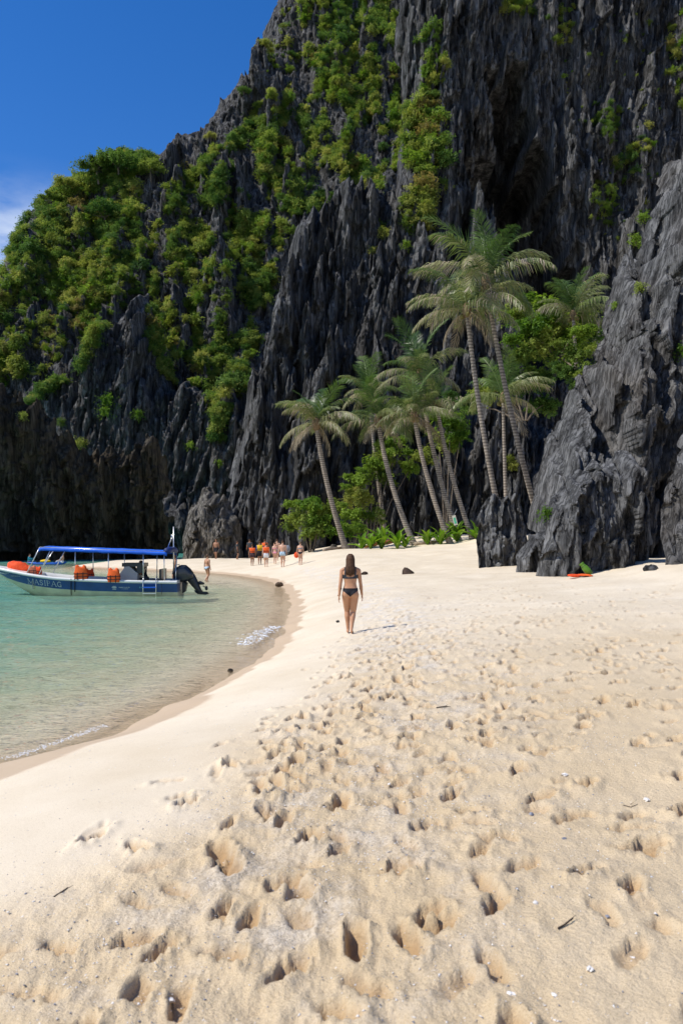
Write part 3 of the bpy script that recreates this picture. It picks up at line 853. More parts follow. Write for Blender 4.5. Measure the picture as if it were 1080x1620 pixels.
# ------------------------------------------------------------------ vegetation
L_MID = leaf_mat('leaf_mid_green', (0.050, 0.092, 0.020), (0.150, 0.215, 0.038), (0.275, 0.330, 0.074), 0.40)
L_YEL = leaf_mat('leaf_yellow_green', (0.095, 0.130, 0.026), (0.225, 0.265, 0.048), (0.360, 0.365, 0.095), 0.40)
L_DARK = leaf_mat('leaf_dark_green', (0.030, 0.072, 0.020), (0.070, 0.140, 0.030), (0.135, 0.215, 0.046), 0.35)
L_BRI = leaf_mat('leaf_bright_green', (0.055, 0.120, 0.016), (0.120, 0.215, 0.028), (0.215, 0.310, 0.048), 0.40)
L_OCH = leaf_mat('leaf_ochre', (0.110, 0.110, 0.035), (0.190, 0.165, 0.050), (0.260, 0.210, 0.065))
BARK = simple('bark', (0.16, 0.13, 0.10), 0.9, 0.35, 6.0, 0.1, bump=0.02)

def clump_mesh(name, nl, seed, leaf=0.16, lobes=7, squash=0.8, mat=None, droop=0.0):
    """many small leaves gathered on the outside of several uneven lobes; unit radius"""
    r = np.random.default_rng(seed)
    lc = r.normal(0, 1, (lobes, 3)); lc /= np.linalg.norm(lc, axis=1, keepdims=True)
    lc *= r.uniform(0.25, 0.95, (lobes, 1)) * r.uniform(0.6, 1.25, 3); lc[:, 2] = lc[:, 2] * squash + 0.1
    lr = r.uniform(0.14, 0.42, lobes) * (1.0 if lobes > 12 else 1.15)
    k = r.choice(lobes, nl, p=lr ** 2 / (lr ** 2).sum())
    d = r.normal(0, 1, (nl, 3)); d[:, 2] += 0.35; d /= np.linalg.norm(d, axis=1, keepdims=True)
    c = lc[k] + d * (lr[k] * r.uniform(0.55, 1.08, nl) ** 0.6)[:, None]
    # leafy twigs that reach out of the mass and break its outline
    ns = 34; sdv = r.normal(0, 1, (ns, 3)); sdv[:, 2] += 0.45; sdv /= np.linalg.norm(sdv, axis=1, keepdims=True)
    sl_ = r.uniform(0.55, 1.35, ns); tw = r.random(nl) < 0.55; ks = r.integers(0, ns, nl); tt = r.random(nl) ** 0.6
    bend = np.array([0, 0, -0.25])[None] * (tt ** 2)[:, None]
    c2 = sdv[ks] * (sl_[ks] * tt)[:, None] + bend + r.normal(0, 0.07, (nl, 3)) * (1.3 - tt)[:, None]
    c2[:, 2] = c2[:, 2] * squash
    c = np.where(tw[:, None], c2, c * 0.85); d = np.where(tw[:, None], sdv[ks] * 0.4 + d * 0.6, d)
    c[:, 2] -= droop * r.random(nl) ** 2
    n = 0.8 * d + r.normal(0, 0.5, (nl, 3)) + np.array([-0.15, -0.1, 0.6]); n /= np.linalg.norm(n, axis=1, keepdims=True)
    t_ = np.cross(n, r.normal(0, 1, (nl, 3))); t_ /= np.linalg.norm(t_, axis=1, keepdims=True)
    bt = np.cross(n, t_)
    L = leaf * r.uniform(0.55, 1.35, nl)[:, None]; Wd = L * r.uniform(0.40, 0.62, nl)[:, None]
    v = np.stack([c - t_ * L, c + bt * Wd - n * Wd * 0.25, c + t_ * L - n * L * 0.15, c - bt * Wd - n * Wd * 0.25], 1).reshape(-1, 3)
    f = np.arange(nl * 4).reshape(-1, 4)
    me = mesh_np(name, v, f)
    if mat: me.materials.append(mat)
    return me

PX = {}
for nm, S in SHEETS.items():
    PX[nm] = (540 + S['X'] / S['Y'] * FPX, HY - (S['Z'] - ZC) / S['Y'] * FPX)

def surf(px, py, only=None, tol=4.0):
    best = None
    for nm, S in SHEETS.items():
        if only and nm not in only: continue
        u, v = PX[nm]
        m_ = (np.abs(u - px) < tol) & (np.abs(v - py) < tol) & S['mask']
        if m_.any():
            idx = np.where(m_.ravel())[0]
            k = idx[np.argmin(S['Y'].ravel()[idx])]
            p = (S['X'].ravel()[k], S['Y'].ravel()[k], S['Z'].ravel()[k])
            if best is None or p[1] < best[1]: best = p
    return Vector(best) if best else None

# --- forest on the mountain: one mass nobody could count
forest_src = bpy.data.collections.new('forest_leaf_clumps')
fm = [L_MID, L_YEL, L_DARK, L_MID, L_BRI, L_YEL, L_OCH, L_DARK]
for i, mm in enumerate(fm):
    o = bpy.data.objects.new('leaf_clump_%02d' % i, clump_mesh('leaf_clump_%02d' % i, 900, 100 + i, leaf=0.085, lobes=20, mat=mm, droop=0.25))
    forest_src.objects.link(o)

def scatter_gn(name, pts, scl, rot, idx, coll):
    me = bpy.data.meshes.new(name)
    me.from_pydata([tuple(p) for p in pts], [], [])
    a = me.attributes.new('scl', 'FLOAT_VECTOR', 'POINT'); a.data.foreach_set('vector', np.asarray(scl, np.float32).ravel())
    a = me.attributes.new('rot', 'FLOAT_VECTOR', 'POINT'); a.data.foreach_set('vector', np.asarray(rot, np.float32).ravel())
    a = me.attributes.new('vi', 'INT', 'POINT'); a.data.foreach_set('value', np.asarray(idx, np.int32))
    o = link(name, me)
    ng = bpy.data.node_groups.new(name + '_scatter', 'GeometryNodeTree')
    ng.interface.new_socket('Geometry', in_out='INPUT', socket_type='NodeSocketGeometry')
    ng.interface.new_socket('Geometry', in_out='OUTPUT', socket_type='NodeSocketGeometry')
    gi = ng.nodes.new('NodeGroupInput'); go = ng.nodes.new('NodeGroupOutput')
    ip = ng.nodes.new('GeometryNodeInstanceOnPoints')
    ci = ng.nodes.new('GeometryNodeCollectionInfo'); ci.inputs['Collection'].default_value = coll
    ci.inputs['Separate Children'].default_value = True; ci.inputs['Reset Children'].default_value = True
    def attr(nm, dt):
        n = ng.nodes.new('GeometryNodeInputNamedAttribute'); n.data_type = dt; n.inputs['Name'].default_value = nm
        return next(s for s in n.outputs if s.enabled and s.name == 'Attribute')
    ng.links.new(gi.outputs[0], ip.inputs['Points'])
    ng.links.new(ci.outputs[0], ip.inputs['Instance'])
    ip.inputs['Pick Instance'].default_value = True
    ng.links.new(attr('vi', 'INT'), ip.inputs['Instance Index'])
    ng.links.new(attr('rot', 'FLOAT_VECTOR'), ip.inputs['Rotation'])
    ng.links.new(attr('scl', 'FLOAT_VECTOR'), ip.inputs['Scale'])
    ng.links.new(ip.outputs[0], go.inputs[0])
    md = o.modifiers.new('scatter', 'NODES'); md.node_group = ng
    return o

Z_MAIN = [(-60, 470), (0, 400), (22, 345), (75, 288), (165, 238), (240, 245), (300, 270), (360, 225), (405, 140), (440, 50), (455, -20), (628, -20), (622, 110), (646, 255), (600, 325), (505, 332),
          (470, 362), (440, 440), (420, 525), (395, 600), (345, 640), (300, 570), (272, 590), (228, 425), (198, 440), (150, 495), (62, 590), (30, 600), (-60, 640)]
Z_SKY = [(232, 240), (330, 198), (350, 170), (405, 105), (440, 30), (470, -20), (490, -20), (462, 70), (430, 140), (372, 215), (330, 240), (300, 265), (262, 300)]
BARE = [(478, 130, 16, 45), (532, 195, 18, 32), (388, 265, 22, 40), (470, 235, 12, 38), (575, 60, 12, 30), (520, 285, 24, 26), (432, 330, 8, 40), (300, 335, 8, 40), (250, 300, 16, 34), (232, 330, 10, 40),
        (590, 230, 14, 40), (405, 300, 10, 40), (350, 400, 8, 50), (318, 430, 8, 40), (372, 470, 10, 60), (255, 420, 10, 50), (610, 140, 12, 60), (330, 500, 14, 50), (285, 470, 8, 40), (500, 60, 8, 26), (455, 395, 10, 30)]
pts = []; scl = []; rot = []; idx = []
rv_ = np.random.default_rng(5)
def seed_forest(nm, num, zone, lo, hi, keep=1.0, bare=True, kinds=None, sd_min=-1):
    S = SHEETS[nm]; u, v = PX[nm]
    zz = poly_sd(u, v, zone)
    if bare:
        ok = (zz > 0) & S['mask']
        ok &= ~(poly_sd(u, v, Z_SKY) > 0) | (rv_.random(u.shape) < 0.10)
        for (cx_, cy_, rx, ry) in BARE:
            ok &= ((u - cx_) / rx) ** 2 + ((v - cy_) / ry) ** 2 + 0.5 * perlin(u * 0.08, v * 0.04, 71) > 1
        nz_ = fbm(u * 0.030, v * 0.011, 72, 3)
        left = (u < 105) & (v > 330 + 0.8 * u)
        ok &= np.where(left, nz_ > 0.02, nz_ > -0.50)
        ok &= fbm((u + 0.5 * v) * 0.05, (v - 0.5 * u) * 0.02, 77, 3) > -0.08
    else:
        ok = (zz + 10 * perlin(u * 0.09, v * 0.05, 73) > 0) & S['mask'] & (fbm(u * 0.05, v * 0.02, 74, 3) > -0.35)
    c = np.where(ok.ravel())[0]
    if len(c) == 0: return
    # even cover as seen along the slope: weight by how much the face leans back
    k = rv_.choice(c, min(num, len(c)), replace=False)
    gpre = fbm(u.ravel()[k] * 0.012, v.ravel()[k] * 0.012, 75, 3)
    for qi, q in enumerate(k):
        uu, vv = u.ravel()[q], v.ravel()[q]
        s = (lo + (hi - lo) * rv_.random() ** 1.6) * (0.75 + 0.6 * rv_.random() ** 3)
        p = np.array([S['X'].ravel()[q], S['Y'].ravel()[q], S['Z'].ravel()[q]])
        p += np.array([0, -0.35 * s, 0.1 * s])
        pts.append(p); scl.append((s * rv_.uniform(0.8, 1.45), s * rv_.uniform(0.8, 1.2), s * rv_.uniform(0.55, 1.25)))
        rot.append((rv_.normal(0, 0.2), rv_.normal(0, 0.2), rv_.uniform(0, 6.28)))
        g = gpre[qi] + rv_.normal(0, 0.28)
        if kinds is not None: idx.append(int(rv_.choice(kinds)))
        elif g < -0.25: idx.append(int(rv_.choice([2, 7, 0])))
        elif g < 0.12: idx.append(int(rv_.choice([0, 3, 3, 1, 2])))
        elif g < 0.5: idx.append(int(rv_.choice([1, 5, 4, 0, 3, 4])))
        else: idx.append(int(rv_.choice([5, 1, 4, 3, 6])))
seed_forest('mountain', 8600, Z_MAIN, 0.45, 1.95)
seed_forest('cliff_ridge', 700, [(235, 470), (300, 470), (420, 520), (402, 600), (372, 640), (340, 700), (330, 620), (290, 600), (260, 600), (240, 560)], 0.7, 1.7, bare=False)
seed_forest('mountain', 900, [(-20, 420), (60, 330), (200, 330), (250, 440), (160, 520), (60, 600), (0, 600)], 0.6, 1.7, bare=False)
seed_forest('cliff_ridge', 520, [(0, 640), (20, 560), (60, 520), (110, 480), (160, 440), (215, 430), (170, 510), (120, 590), (70, 620), (50, 640)], 0.7, 1.5, bare=False)
seed_forest('cliff_wall', 170, [(620, 180), (660, 150), (705, 190), (704, 300), (668, 345), (650, 330), (640, 260)], 0.6, 1.25, bare=False)
seed_forest('cliff_wall', 70, [(660, 60), (700, 30), (715, 90), (690, 170), (670, 150)], 0.4, 0.9, bare=False)
seed_forest('cliff_wall', 70, [(600, 380), (640, 320), (690, 320), (680, 370), (640, 360)], 0.5, 1.0, bare=False)
seed_forest('cliff_wall', 60, [(1058, 30), (1100, 0), (1100, 170), (1062, 170), (1050, 110)], 0.5, 1.0, bare=False)
seed_forest('cliff_wall', 46, [(795, -10), (850, -10), (845, 22), (800, 24)], 0.4, 0.8, bare=False)
seed_forest('cliff_wall', 26, [(868, 20), (905, -10), (905, 60), (880, 80)], 0.35, 0.7, bare=False)
seed_forest('cliff_wall', 40, [(945, 190), (965, 160), (985, 165), (975, 215), (955, 230)], 0.35, 0.75, bare=False)
seed_forest('cliff_wall', 34, [(930, 290), (975, 290), (965, 350), (935, 360)], 0.35, 0.75, bare=False, kinds=[4, 0])
seed_forest('cliff_wall', 34, [(970, 255), (1020, 215), (1030, 235), (985, 290)], 0.4, 0.75, bare=False)
seed_forest('cliff_wall', 90, [(860, 20), (1060, 20), (1040, 330), (960, 420), (930, 250)], 0.22, 0.5, bare=False)
forest = scatter_gn('forest', pts, scl, rot, idx, forest_src)
tag(forest, 'dense green scrub and small trees clothing the steep mountain and cliff ledges', 'forest', kind='stuff')

# --- single bushes that cling to bare rock
bush_v = [clump_mesh('bush_leaves_%d' % i, 900, 300 + i, leaf=0.085, lobes=16, mat=mm, droop=0.3) for i, mm in enumerate([L_BRI, L_MID, L_YEL, L_BRI])]
def bush(p, s, kind, label, group=None, name='cliff_bush', sx=1.0, sz=1.0, stems=3):
    t_ = empty(name, p, random.uniform(0, 6))
    f_ = link('foliage', bush_v[kind], None, t_, (0, 0, s * 0.45 * sz), None, (s * sx, s * sx, s * sz))
    mb = MB()
    for k in range(stems):
        a = random.uniform(0, 6.28); e = s * 0.55
        mb.tube([(0, 0, -0.15 * s), (0.10 * s * math.cos(a), 0.10 * s * math.sin(a), 0.25 * s), (e * math.cos(a) * 0.6, e * math.sin(a) * 0.6, e)], [0.035 * s, 0.026 * s, 0.008 * s], 5)
    mb.build('stem', BARK, t_)
    tag(t_, label, 'bush', group)
    return t_
for (px, py, r_px, kind, lab, only) in [
    (168, 632, 15, 0, 'bright green bush on the dark ridge high above the boat canopy', None),
    (172, 652, 13, 0, 'green bush hanging just below the bright bush above the boat canopy', None),
    (126, 703, 13, 2, 'yellow green bush on dark rock above the front of the boat canopy', None),
    (100, 672, 9, 1, 'small bush between two dark spires left of the yellow green bush', None),
    (220, 655, 11, 0, 'low green bush on the rock ledge left of the far cliff gully', None),
    (300, 704, 9, 0, 'small bright bush on the cliff straight above the pale boulder', None),
    (340, 655, 8, 2, 'small bush on the gully edge left of the grey buttress', None),
    (350, 735, 8, 0, 'thin bush strip low in the gully left of the grey buttress', None),
    (38, 655, 9, 1, 'dark little bush on the shaded headland at the picture edge', None),
    (606, 372, 11, 2, 'yellow green bush on the upper right of the grey buttress', None),
    (590, 392, 9, 2, 'scrubby bush in the hollow of the grey buttress', None),
    (640, 388, 10, 0, 'green bush on the ledge between buttress and dark wall', None),
    (1004, 378, 15, 0, 'bright bush trailing down the left edge of the tall crag', None),
    (1020, 342, 12, 0, 'bright bush near the top of the tall crag beside the cave', None),
    (1006, 455, 12, 1, 'green bush on the crag halfway up its left edge', None),
    (968, 480, 11, 0, 'green bush where the crag meets the palm thicket', None),
    (1073, 556, 17, 0, 'green bush poking in at the right picture edge on the crag', None),
    (860, 808, 16, 0, 'bright green bush in the notch low on the crag', None),
    (812, 742, 10, 2, 'small yellow green sprig beside the leaning palm foot', None),
    (808, 728, 8, 2, 'tiny sprig above the crag column by the palm trunks', None)]:
    p = surf(px, py, only, 5)
    if p is None: continue
    s = r_px / FPX * p.y * 1.15
    p.y -= 0.2 * s; p.z -= 0.4 * s
    bush(p, s, kind, lab, 'bushes clinging to bare rock')

# --- trees that stand out on the skyline
def tree(p, h, r, kind, label, group, nclump=9):
    t_ = empty('skyline_tree', p, random.uniform(0, 6))
    tr_ = MB()
    tr_.tube([(0, 0, -1.5), (0.1 * h, 0, h * 0.35), (0.05 * h, 0.05 * h, h * 0.75)], [0.055 * h, 0.04 * h, 0.018 * h], 7)
    cv = []; 
    for k in range(nclump):
        a = k * 2.4; rad = r * math.sqrt((k + 0.5) / nclump)
        c = Vector((rad * math.cos(a), rad * math.sin(a), h * (0.92 - 0.35 * (rad / r) ** 2) + random.uniform(-0.1, 0.1) * h))
        tr_.tube([(0.1 * h, 0, h * random.uniform(0.3, 0.5)), (c.x * 0.6, c.y * 0.6, c.z * 0.75), c], [0.02 * h, 0.014 * h, 0.005 * h], 5)
        cv.append(c)
    tr_.build('trunk', BARK, t_)
    src = bush_v[kind]
    n = len(src.vertices); co = np.zeros(n * 3, np.float32); src.vertices.foreach_get('co', co); co = co.reshape(-1, 3)
    vs_ = np.concatenate([co * np.array([r * 0.62, r * 0.62, r * 0.46]) * random.uniform(0.8, 1.15) + np.array(c) for c in cv])
    me = mesh_np('crown', vs_, np.arange(len(vs_)).reshape(-1, 4)); me.materials.append([L_MID, L_DARK, L_YEL][kind % 3])
    link('crown', me, None, t_)
    tag(t_, label, 'tree', group)
for (px, py, hp, rp, kind, lab) in [
    (197, 262, 34, 32, 1, 'wide dark tree with open crown, highest on the left ridge skyline'),
    (150, 282, 30, 26, 0, 'round green tree on the skyline left of the wide dark tree'),
    (110, 292, 24, 20, 2, 'pale green tree on the skyline slope near the cloud'),
    (72, 318, 24, 18, 0, 'green tree on the ridge shoulder above the cloud'),
    (245, 268, 26, 20, 0, 'green tree beside the first bare skyline crag'),
    (160, 340, 34, 28, 1, 'large dark green tree just below the wide skyline tree'),
    (330, 212, 14, 9, 2, 'tiny bush like tree on the bare skyline crag'),
    (380, 140, 12, 10, 1, 'small tree on the step of the bare skyline'),
    (428, 70, 16, 13, 2, 'yellowish tree near the top of the skyline edge')]:
    p = surf(px, py, ['mountain'], 9)
    if p is None: continue
    k = p.y / FPX
    p.z -= 0.3 * hp * k
    tree(p, hp * k, rp * k, kind, lab, 'trees on the mountain skyline')
# ------------------------------------------------------------------ palms
F_GRN = leaf_mat('frond_green', (0.055, 0.095, 0.022), (0.125, 0.170, 0.045), (0.215, 0.245, 0.090), 0.32, dry=(0.34, 0.29, 0.18), dry_amt=0.10, rough=0.4, spec=0.4)
F_UP = leaf_mat('frond_young', (0.030, 0.070, 0.016), (0.070, 0.130, 0.028), (0.130, 0.190, 0.050), 0.25, rough=0.38, spec=0.4)
F_OLD = leaf_mat('frond_old', (0.085, 0.125, 0.035), (0.175, 0.205, 0.070), (0.300, 0.300, 0.140), 0.28, dry=(0.36, 0.30, 0.21), dry_amt=0.35, rough=0.45, spec=0.35)
F_DRY = leaf_mat('frond_dry', (0.16, 0.12, 0.065), (0.24, 0.19, 0.115), (0.34, 0.28, 0.19), 0.2)
m, t, b = new_mat('palm_trunk')
geo = N(t, 'ShaderNodeTexCoord')
wv = N(t, 'ShaderNodeTexWave', Scale=1.9, Distortion=1.4, Detail=3.0); wv.bands_direction = 'Z'; wv.inputs['Detail Scale'].default_value = 2.0
t.links.new(geo.outputs['Object'], wv.inputs['Vector'])
r1 = ramp(t, [(0.0, (0.12, 0.10, 0.08)), (0.35, (0.27, 0.235, 0.19)), (1.0, (0.36, 0.32, 0.27))], wv.outputs['Fac'])
n1 = N(t, 'ShaderNodeTexNoise', Scale=3.0, Detail=6.0); t.links.new(geo.outputs['Object'], n1.inputs['Vector'])
r2 = ramp(t, [(0.3, (0.55, 0.5, 0.45)), (0.7, (1.1, 1.05, 1.0))], n1.outputs['Fac'])
mx = N(t, 'ShaderNodeMixRGB', blend_type='MULTIPLY'); mx.inputs['Fac'].default_value = 0.8
t.links.new(r1.outputs['Color'], mx.inputs['Color1']); t.links.new(r2.outputs['Color'], mx.inputs['Color2'])
t.links.new(mx.outputs[0], b.inputs['Base Color']); b.inputs['Roughness'].default_value = 0.9
TRUNK = m
NUT = simple('coconut_husk', (0.16, 0.14, 0.04), 0.6, 0.3, 6.0)

def frond_mesh(name, L, p0, bend, seed, nl=46, hang=0.6, mat=None):
    r = random.Random(seed)
    vs_ = []; fs = []
    n = 14
    P = []; x = z = 0.0
    side = r.uniform(-0.25, 0.25); y = 0.0
    for i in range(n + 1):
        s = i / n
        a = p0 - bend * s ** 1.3
        P.append(Vector((x, y, z)))
        x += math.cos(a) * L / n; z += math.sin(a) * L / n; y += side * s * L / n * 0.5
    mb = MB(); mb.tube(P, [0.045 * (1 - 0.85 * i / n) + 0.006 for i in range(n + 1)], 5)
    vs_ = list(mb.v); fs = list(mb.f)
    def at(s):
        f = s * n; i = min(int(f), n - 1); return P[i].lerp(P[i + 1], f - i), (P[i + 1] - P[i]).normalized()
    for k in range(nl):
        s = 0.13 + 0.86 * (k + r.uniform(-0.3, 0.3)) / nl
        p, t_ = at(min(max(s, 0), 0.999))
        up = Vector((-t_.z, 0, t_.x)); 
        for sg in (-1, 1):
            if r.random() < 0.06: continue
            ll = L * 0.235 * (math.sin(math.pi * min(0.12 + s * 0.88, 1.0) ** 0.8) ** 0.6 * 0.9 + 0.25) * r.uniform(0.8, 1.15)
            d = (Vector((0, sg, 0)) * 0.85 + t_ * (0.45 + 0.5 * s) + up * r.uniform(0.0, 0.3)).normalized()
            g = Vector((0, 0, -1)) * hang * r.uniform(0.7, 1.4)
            p1 = p + d * ll * 0.45 + g * ll * 0.10
            p2 = p1 + (d * 0.7 + g * 0.9).normalized() * ll * 0.55
            wv_ = t_ * (0.034 * r.uniform(0.8, 1.2) * L / 4.2)
            b0 = len(vs_)
            vs_ += [p - wv_ * 0.5, p + wv_ * 0.5, p1 + wv_, p1 - wv_, p2]
            fs += [(b0, b0 + 1, b0 + 2, b0 + 3), (b0 + 3, b0 + 2, b0 + 4)]
    me = bpy.data.meshes.new(name); me.from_pydata([tuple(v) for v in vs_], [], fs); me.update()
    if mat: me.materials.append(mat)
    return me
D = math.radians
FR = {
 'up':   [frond_mesh('frond_up_%d' % i, 3.6, D(80), D(55), 10 + i, hang=0.25, mat=F_UP) for i in range(2)],
 'high': [frond_mesh('frond_high_%d' % i, 4.2, D(58), D(85), 20 + i, hang=0.8, mat=[F_UP, F_GRN, F_GRN][i]) for i in range(3)],
 'mid':  [frond_mesh('frond_mid_%d' % i, 4.4, D(34), D(85), 30 + i, hang=1.5, mat=[F_GRN, F_OLD, F_OLD][i]) for i in range(3)],
 'low':  [frond_mesh('frond_low_%d' % i, 4.2, D(8), D(75), 40 + i, hang=2.0, mat=[F_OLD, F_GRN, F_OLD][i]) for i in range(3)],
 'hang': [frond_mesh('frond_hang_%d' % i, 3.6, D(-25), D(60), 50 + i, nl=30, hang=2.0, mat=F_DRY) for i in range(2)],
}
def palm(base, crown, label, fl, seed, counts=(3, 6, 8, 6, 3), bow=0.35, rb=0.20, wind=0.0):
    r = random.Random(seed)
    base = Vector(base); crown = Vector(crown)
    t_ = empty('coconut_palm', base)
    c = crown - base
    side = Vector((c.x, c.y, 0)); 
    pts_ = []; rad = []; n = 90
    for i in range(n + 1):
        s = i / n
        # leans out low down, straightens up towards the crown
        h = c.z * s
        off = Vector((c.x, c.y, 0)) * ((1 - bow) * s + bow * (1 - (1 - s) ** 2))
        pts_.append(Vector((off.x, off.y, h - 0.4 * (1 - s))))
        rr_ = rb * (0.62 + 0.20 * (1 - s) + 0.55 * math.exp(-s * c.z / 0.7)) * (1 + 0.05 * (1 if i % 2 else -1)) 
        rad.append(rr_)
    mb = MB(); mb.tube(pts_, rad, 10)
    mb.build('trunk', TRUNK, t_, smooth=True)
    top = pts_[-1]
    hb = MB(); hb.ell(top + Vector((0, 0, 0.1)), (rb * 1.3, rb * 1.3, rb * 2.4), 9, 6)
    hb.build('crown_base', simple_dry, t_, smooth=True)
    a0 = r.uniform(0, 6.28)
    k = 0
    for cls, num in zip(('up', 'high', 'mid', 'low', 'hang'), counts):
        for q in range(num):
            a = a0 + k * 2.39996 + r.uniform(-0.5, 0.5); k += 1
            me = r.choice(FR[cls])
            s = fl / 4.2 * r.uniform(0.72, 1.15)
            if cls == 'up': s *= 1.3
            o = link('frond', me, None, t_, top + Vector((0, 0, 0.12)), (r.uniform(-0.35, 0.35), r.uniform(-0.24, 0.22), a), (s, s, s))
    for q in range(r.randint(4, 7)):
        a = r.uniform(0, 6.28); nb_ = MB(); nb_.ell((0, 0, 0), (0.12, 0.12, 0.15), 8, 5)
        nb_.build('coconut', NUT, t_, True, top + Vector((0.26 * math.cos(a), 0.26 * math.sin(a), -0.12 - 0.15 * r.random())))
    tag(t_, label, 'palm', 'coconut palms at the back of the beach')
    return t_
simple_dry = simple('palm_fibre', (0.20, 0.14, 0.08), 0.95, 0.4, 14.0, 0.1)

def foot(px, py, Y):
    p = W(px, py, Y); p.z = gz(p.x, p.y); return p
palm(foot(550, 858, 64), W(500, 672, 63), 'short palm leaning left, standing apart nearest the bathers', 4.0, 1, counts=(3, 5, 5, 4, 3), bow=0.45, rb=0.27)
palm(foot(658, 852, 62), W(598, 668, 63), 'leaning palm whose thick swollen foot stands alone on the sand', 3.8, 2, counts=(3, 5, 4, 3, 2), bow=0.5, rb=0.27)
palm(foot(612, 850, 74), W(584, 628, 73), 'palm half hidden in shrubs behind the palm with the swollen foot', 3.8, 12, counts=(4, 6, 6, 3, 2), bow=0.3, rb=0.24)
palm(foot(715, 852, 60), W(655, 660, 60), 'left palm of the close trio that bears a green sign', 4.0, 3, counts=(3, 5, 5, 4, 2), bow=0.45, rb=0.24)
palm(foot(728, 852, 62), W(664, 596, 63), 'middle palm of the close trio, with the highest crown of the three', 4.2, 4, counts=(4, 5, 5, 3, 1), bow=0.45, rb=0.24)
palm(foot(750, 856, 60), W(690, 640, 61), 'right palm of the close trio, slim trunk leaning left', 3.7, 5, counts=(2, 4, 4, 3, 1), bow=0.4, rb=0.22)
pD = palm(W(797, 838, 43), W(738, 494, 42), 'tall leaning palm rising left of the tallest palm above the crag column', 3.6, 6, counts=(2, 4, 5, 4, 3), bow=0.35, rb=0.185)
pE = palm(W(862, 850, 44), W(768, 448, 42), 'tallest palm, its crown of long arching fronds before the cave', 4.5, 7, counts=(4, 4, 5, 4, 2), bow=0.30, rb=0.195)
palm(W(802, 850, 47), W(795, 632, 47), 'thin upright palm between the two tall leaning trunks', 3.3, 8, counts=(2, 3, 4, 3, 2), bow=0.2, rb=0.15)
palm(W(915, 640, 50), W(906, 500, 50), 'young palm above the thicket right of the tallest palm', 3.3, 9, counts=(5, 7, 5, 2, 0), bow=0.1, rb=0.16)

# --- thicket behind the palms and shrubs at their feet
def big_shrub(p, parts, label, cat='shrub', name='beach_shrub', group=None, mats=(L_BRI,)):
    """shrub of several leaf masses on branching stems; parts: (dx, dy, dz, r, kind)"""
    t_ = empty(name, p)
    st = MB(); vs_ = {}
    for (dx, dy, dz, r_, kd) in parts:
        st.tube([(dx * 0.1, dy * 0.1, -0.2), (dx * 0.5, dy * 0.5, dz * 0.55), (dx, dy, dz)], [0.07, 0.05, 0.02], 6)
    st.build('stem', BARK, t_)
    ext = []
    for (dx, dy, dz, r_, kd) in parts:
        for _q in range(3): ext.append((dx + random.uniform(-1.1, 1.1) * r_, dy + random.uniform(-0.6, 0.6) * r_, dz + random.uniform(-0.8, 0.7) * r_, r_ * random.uniform(0.35, 0.65), kd))
    for (dx, dy, dz, r_, kd) in list(parts) + ext:
        link('foliage', shrub_v[kd], None, t_, (dx, dy, dz), (0, 0, random.uniform(0, 6)), (r_, r_, r_ * 0.9))
    tag(t_, label, cat, group)
shrub_v = [clump_mesh('shrub_leaves_%d' % i, 1500, 400 + i, leaf=0.085, lobes=14, mat=mm, droop=0.2) for i, mm in enumerate([L_BRI, L_MID, L_DARK, L_YEL])]
def parts_px(p, lst):
    return [((px - 540) / FPX * Y - p.x, Y - p.y, ZC + (HY - py) / FPX * Y - p.z, 1.35 * r_ / FPX * Y, k) for (px, py, Y, r_, k) in lst]
p = foot(492, 850, 67)
big_shrub(p, parts_px(p, [(470, 818, 67, 20, 1), (492, 800, 67, 22, 0), (508, 826, 66.5, 20, 0), (488, 838, 66, 18, 1), (520, 806, 68, 18, 1)]), 'round dense green shrub left of the nearest leaning palm')
p = foot(560, 852, 66)
big_shrub(p, parts_px(p, [(545, 836, 66, 15, 0), (560, 815, 66.5, 18, 0), (575, 790, 67.5, 17, 3), (566, 838, 65.5, 13, 0), (585, 815, 67, 13, 1)]), 'bright shrub growing right behind the nearest leaning palm')
p = foot(585, 850, 71)
big_shrub(p, parts_px(p, [(572, 760, 71, 18, 0), (590, 735, 71.5, 20, 0), (612, 720, 72, 19, 1), (630, 700, 72, 17, 0), (560, 785, 71, 16, 3), (606, 752, 71.5, 15, 1), (648, 742, 72, 15, 0)]), 'tall leafy shrub climbing the rock between the palms')
p = foot(705, 850, 70)
big_shrub(p, parts_px(p, [(712, 668, 70, 22, 0), (728, 690, 70, 16, 0), (700, 700, 71, 17, 1), (690, 660, 71, 16, 0), (668, 720, 71, 14, 1)]), 'green creeper bush behind the crowns of the palm trio')
p = W(880, 560, 52)
big_shrub(p, parts_px(p, [(835, 520, 51, 28, 0), (862, 490, 52, 30, 0), (890, 520, 52, 28, 1), (905, 545, 52, 24, 0), (850, 545, 51, 24, 1), (920, 500, 53, 22, 0), (830, 560, 52, 22, 2), (880, 570, 52, 24, 2), (815, 500, 53, 20, 1), (930, 530, 53, 18, 2), (908, 560, 48, 22, 1), (918, 525, 48.5, 18, 0), (895, 590, 48, 18, 2), (925, 590, 47, 16, 1)]), 'large leafy thicket on the rocks right of the tallest palm', 'thicket')
p = W(830, 660, 53)
big_shrub(p, parts_px(p, [(800, 590, 54, 24, 2), (840, 610, 54, 26, 2), (770, 620, 55, 22, 1), (740, 640, 56, 20, 2), (860, 640, 54, 20, 2)]), 'dark thicket low behind the tall palm trunks', 'thicket')

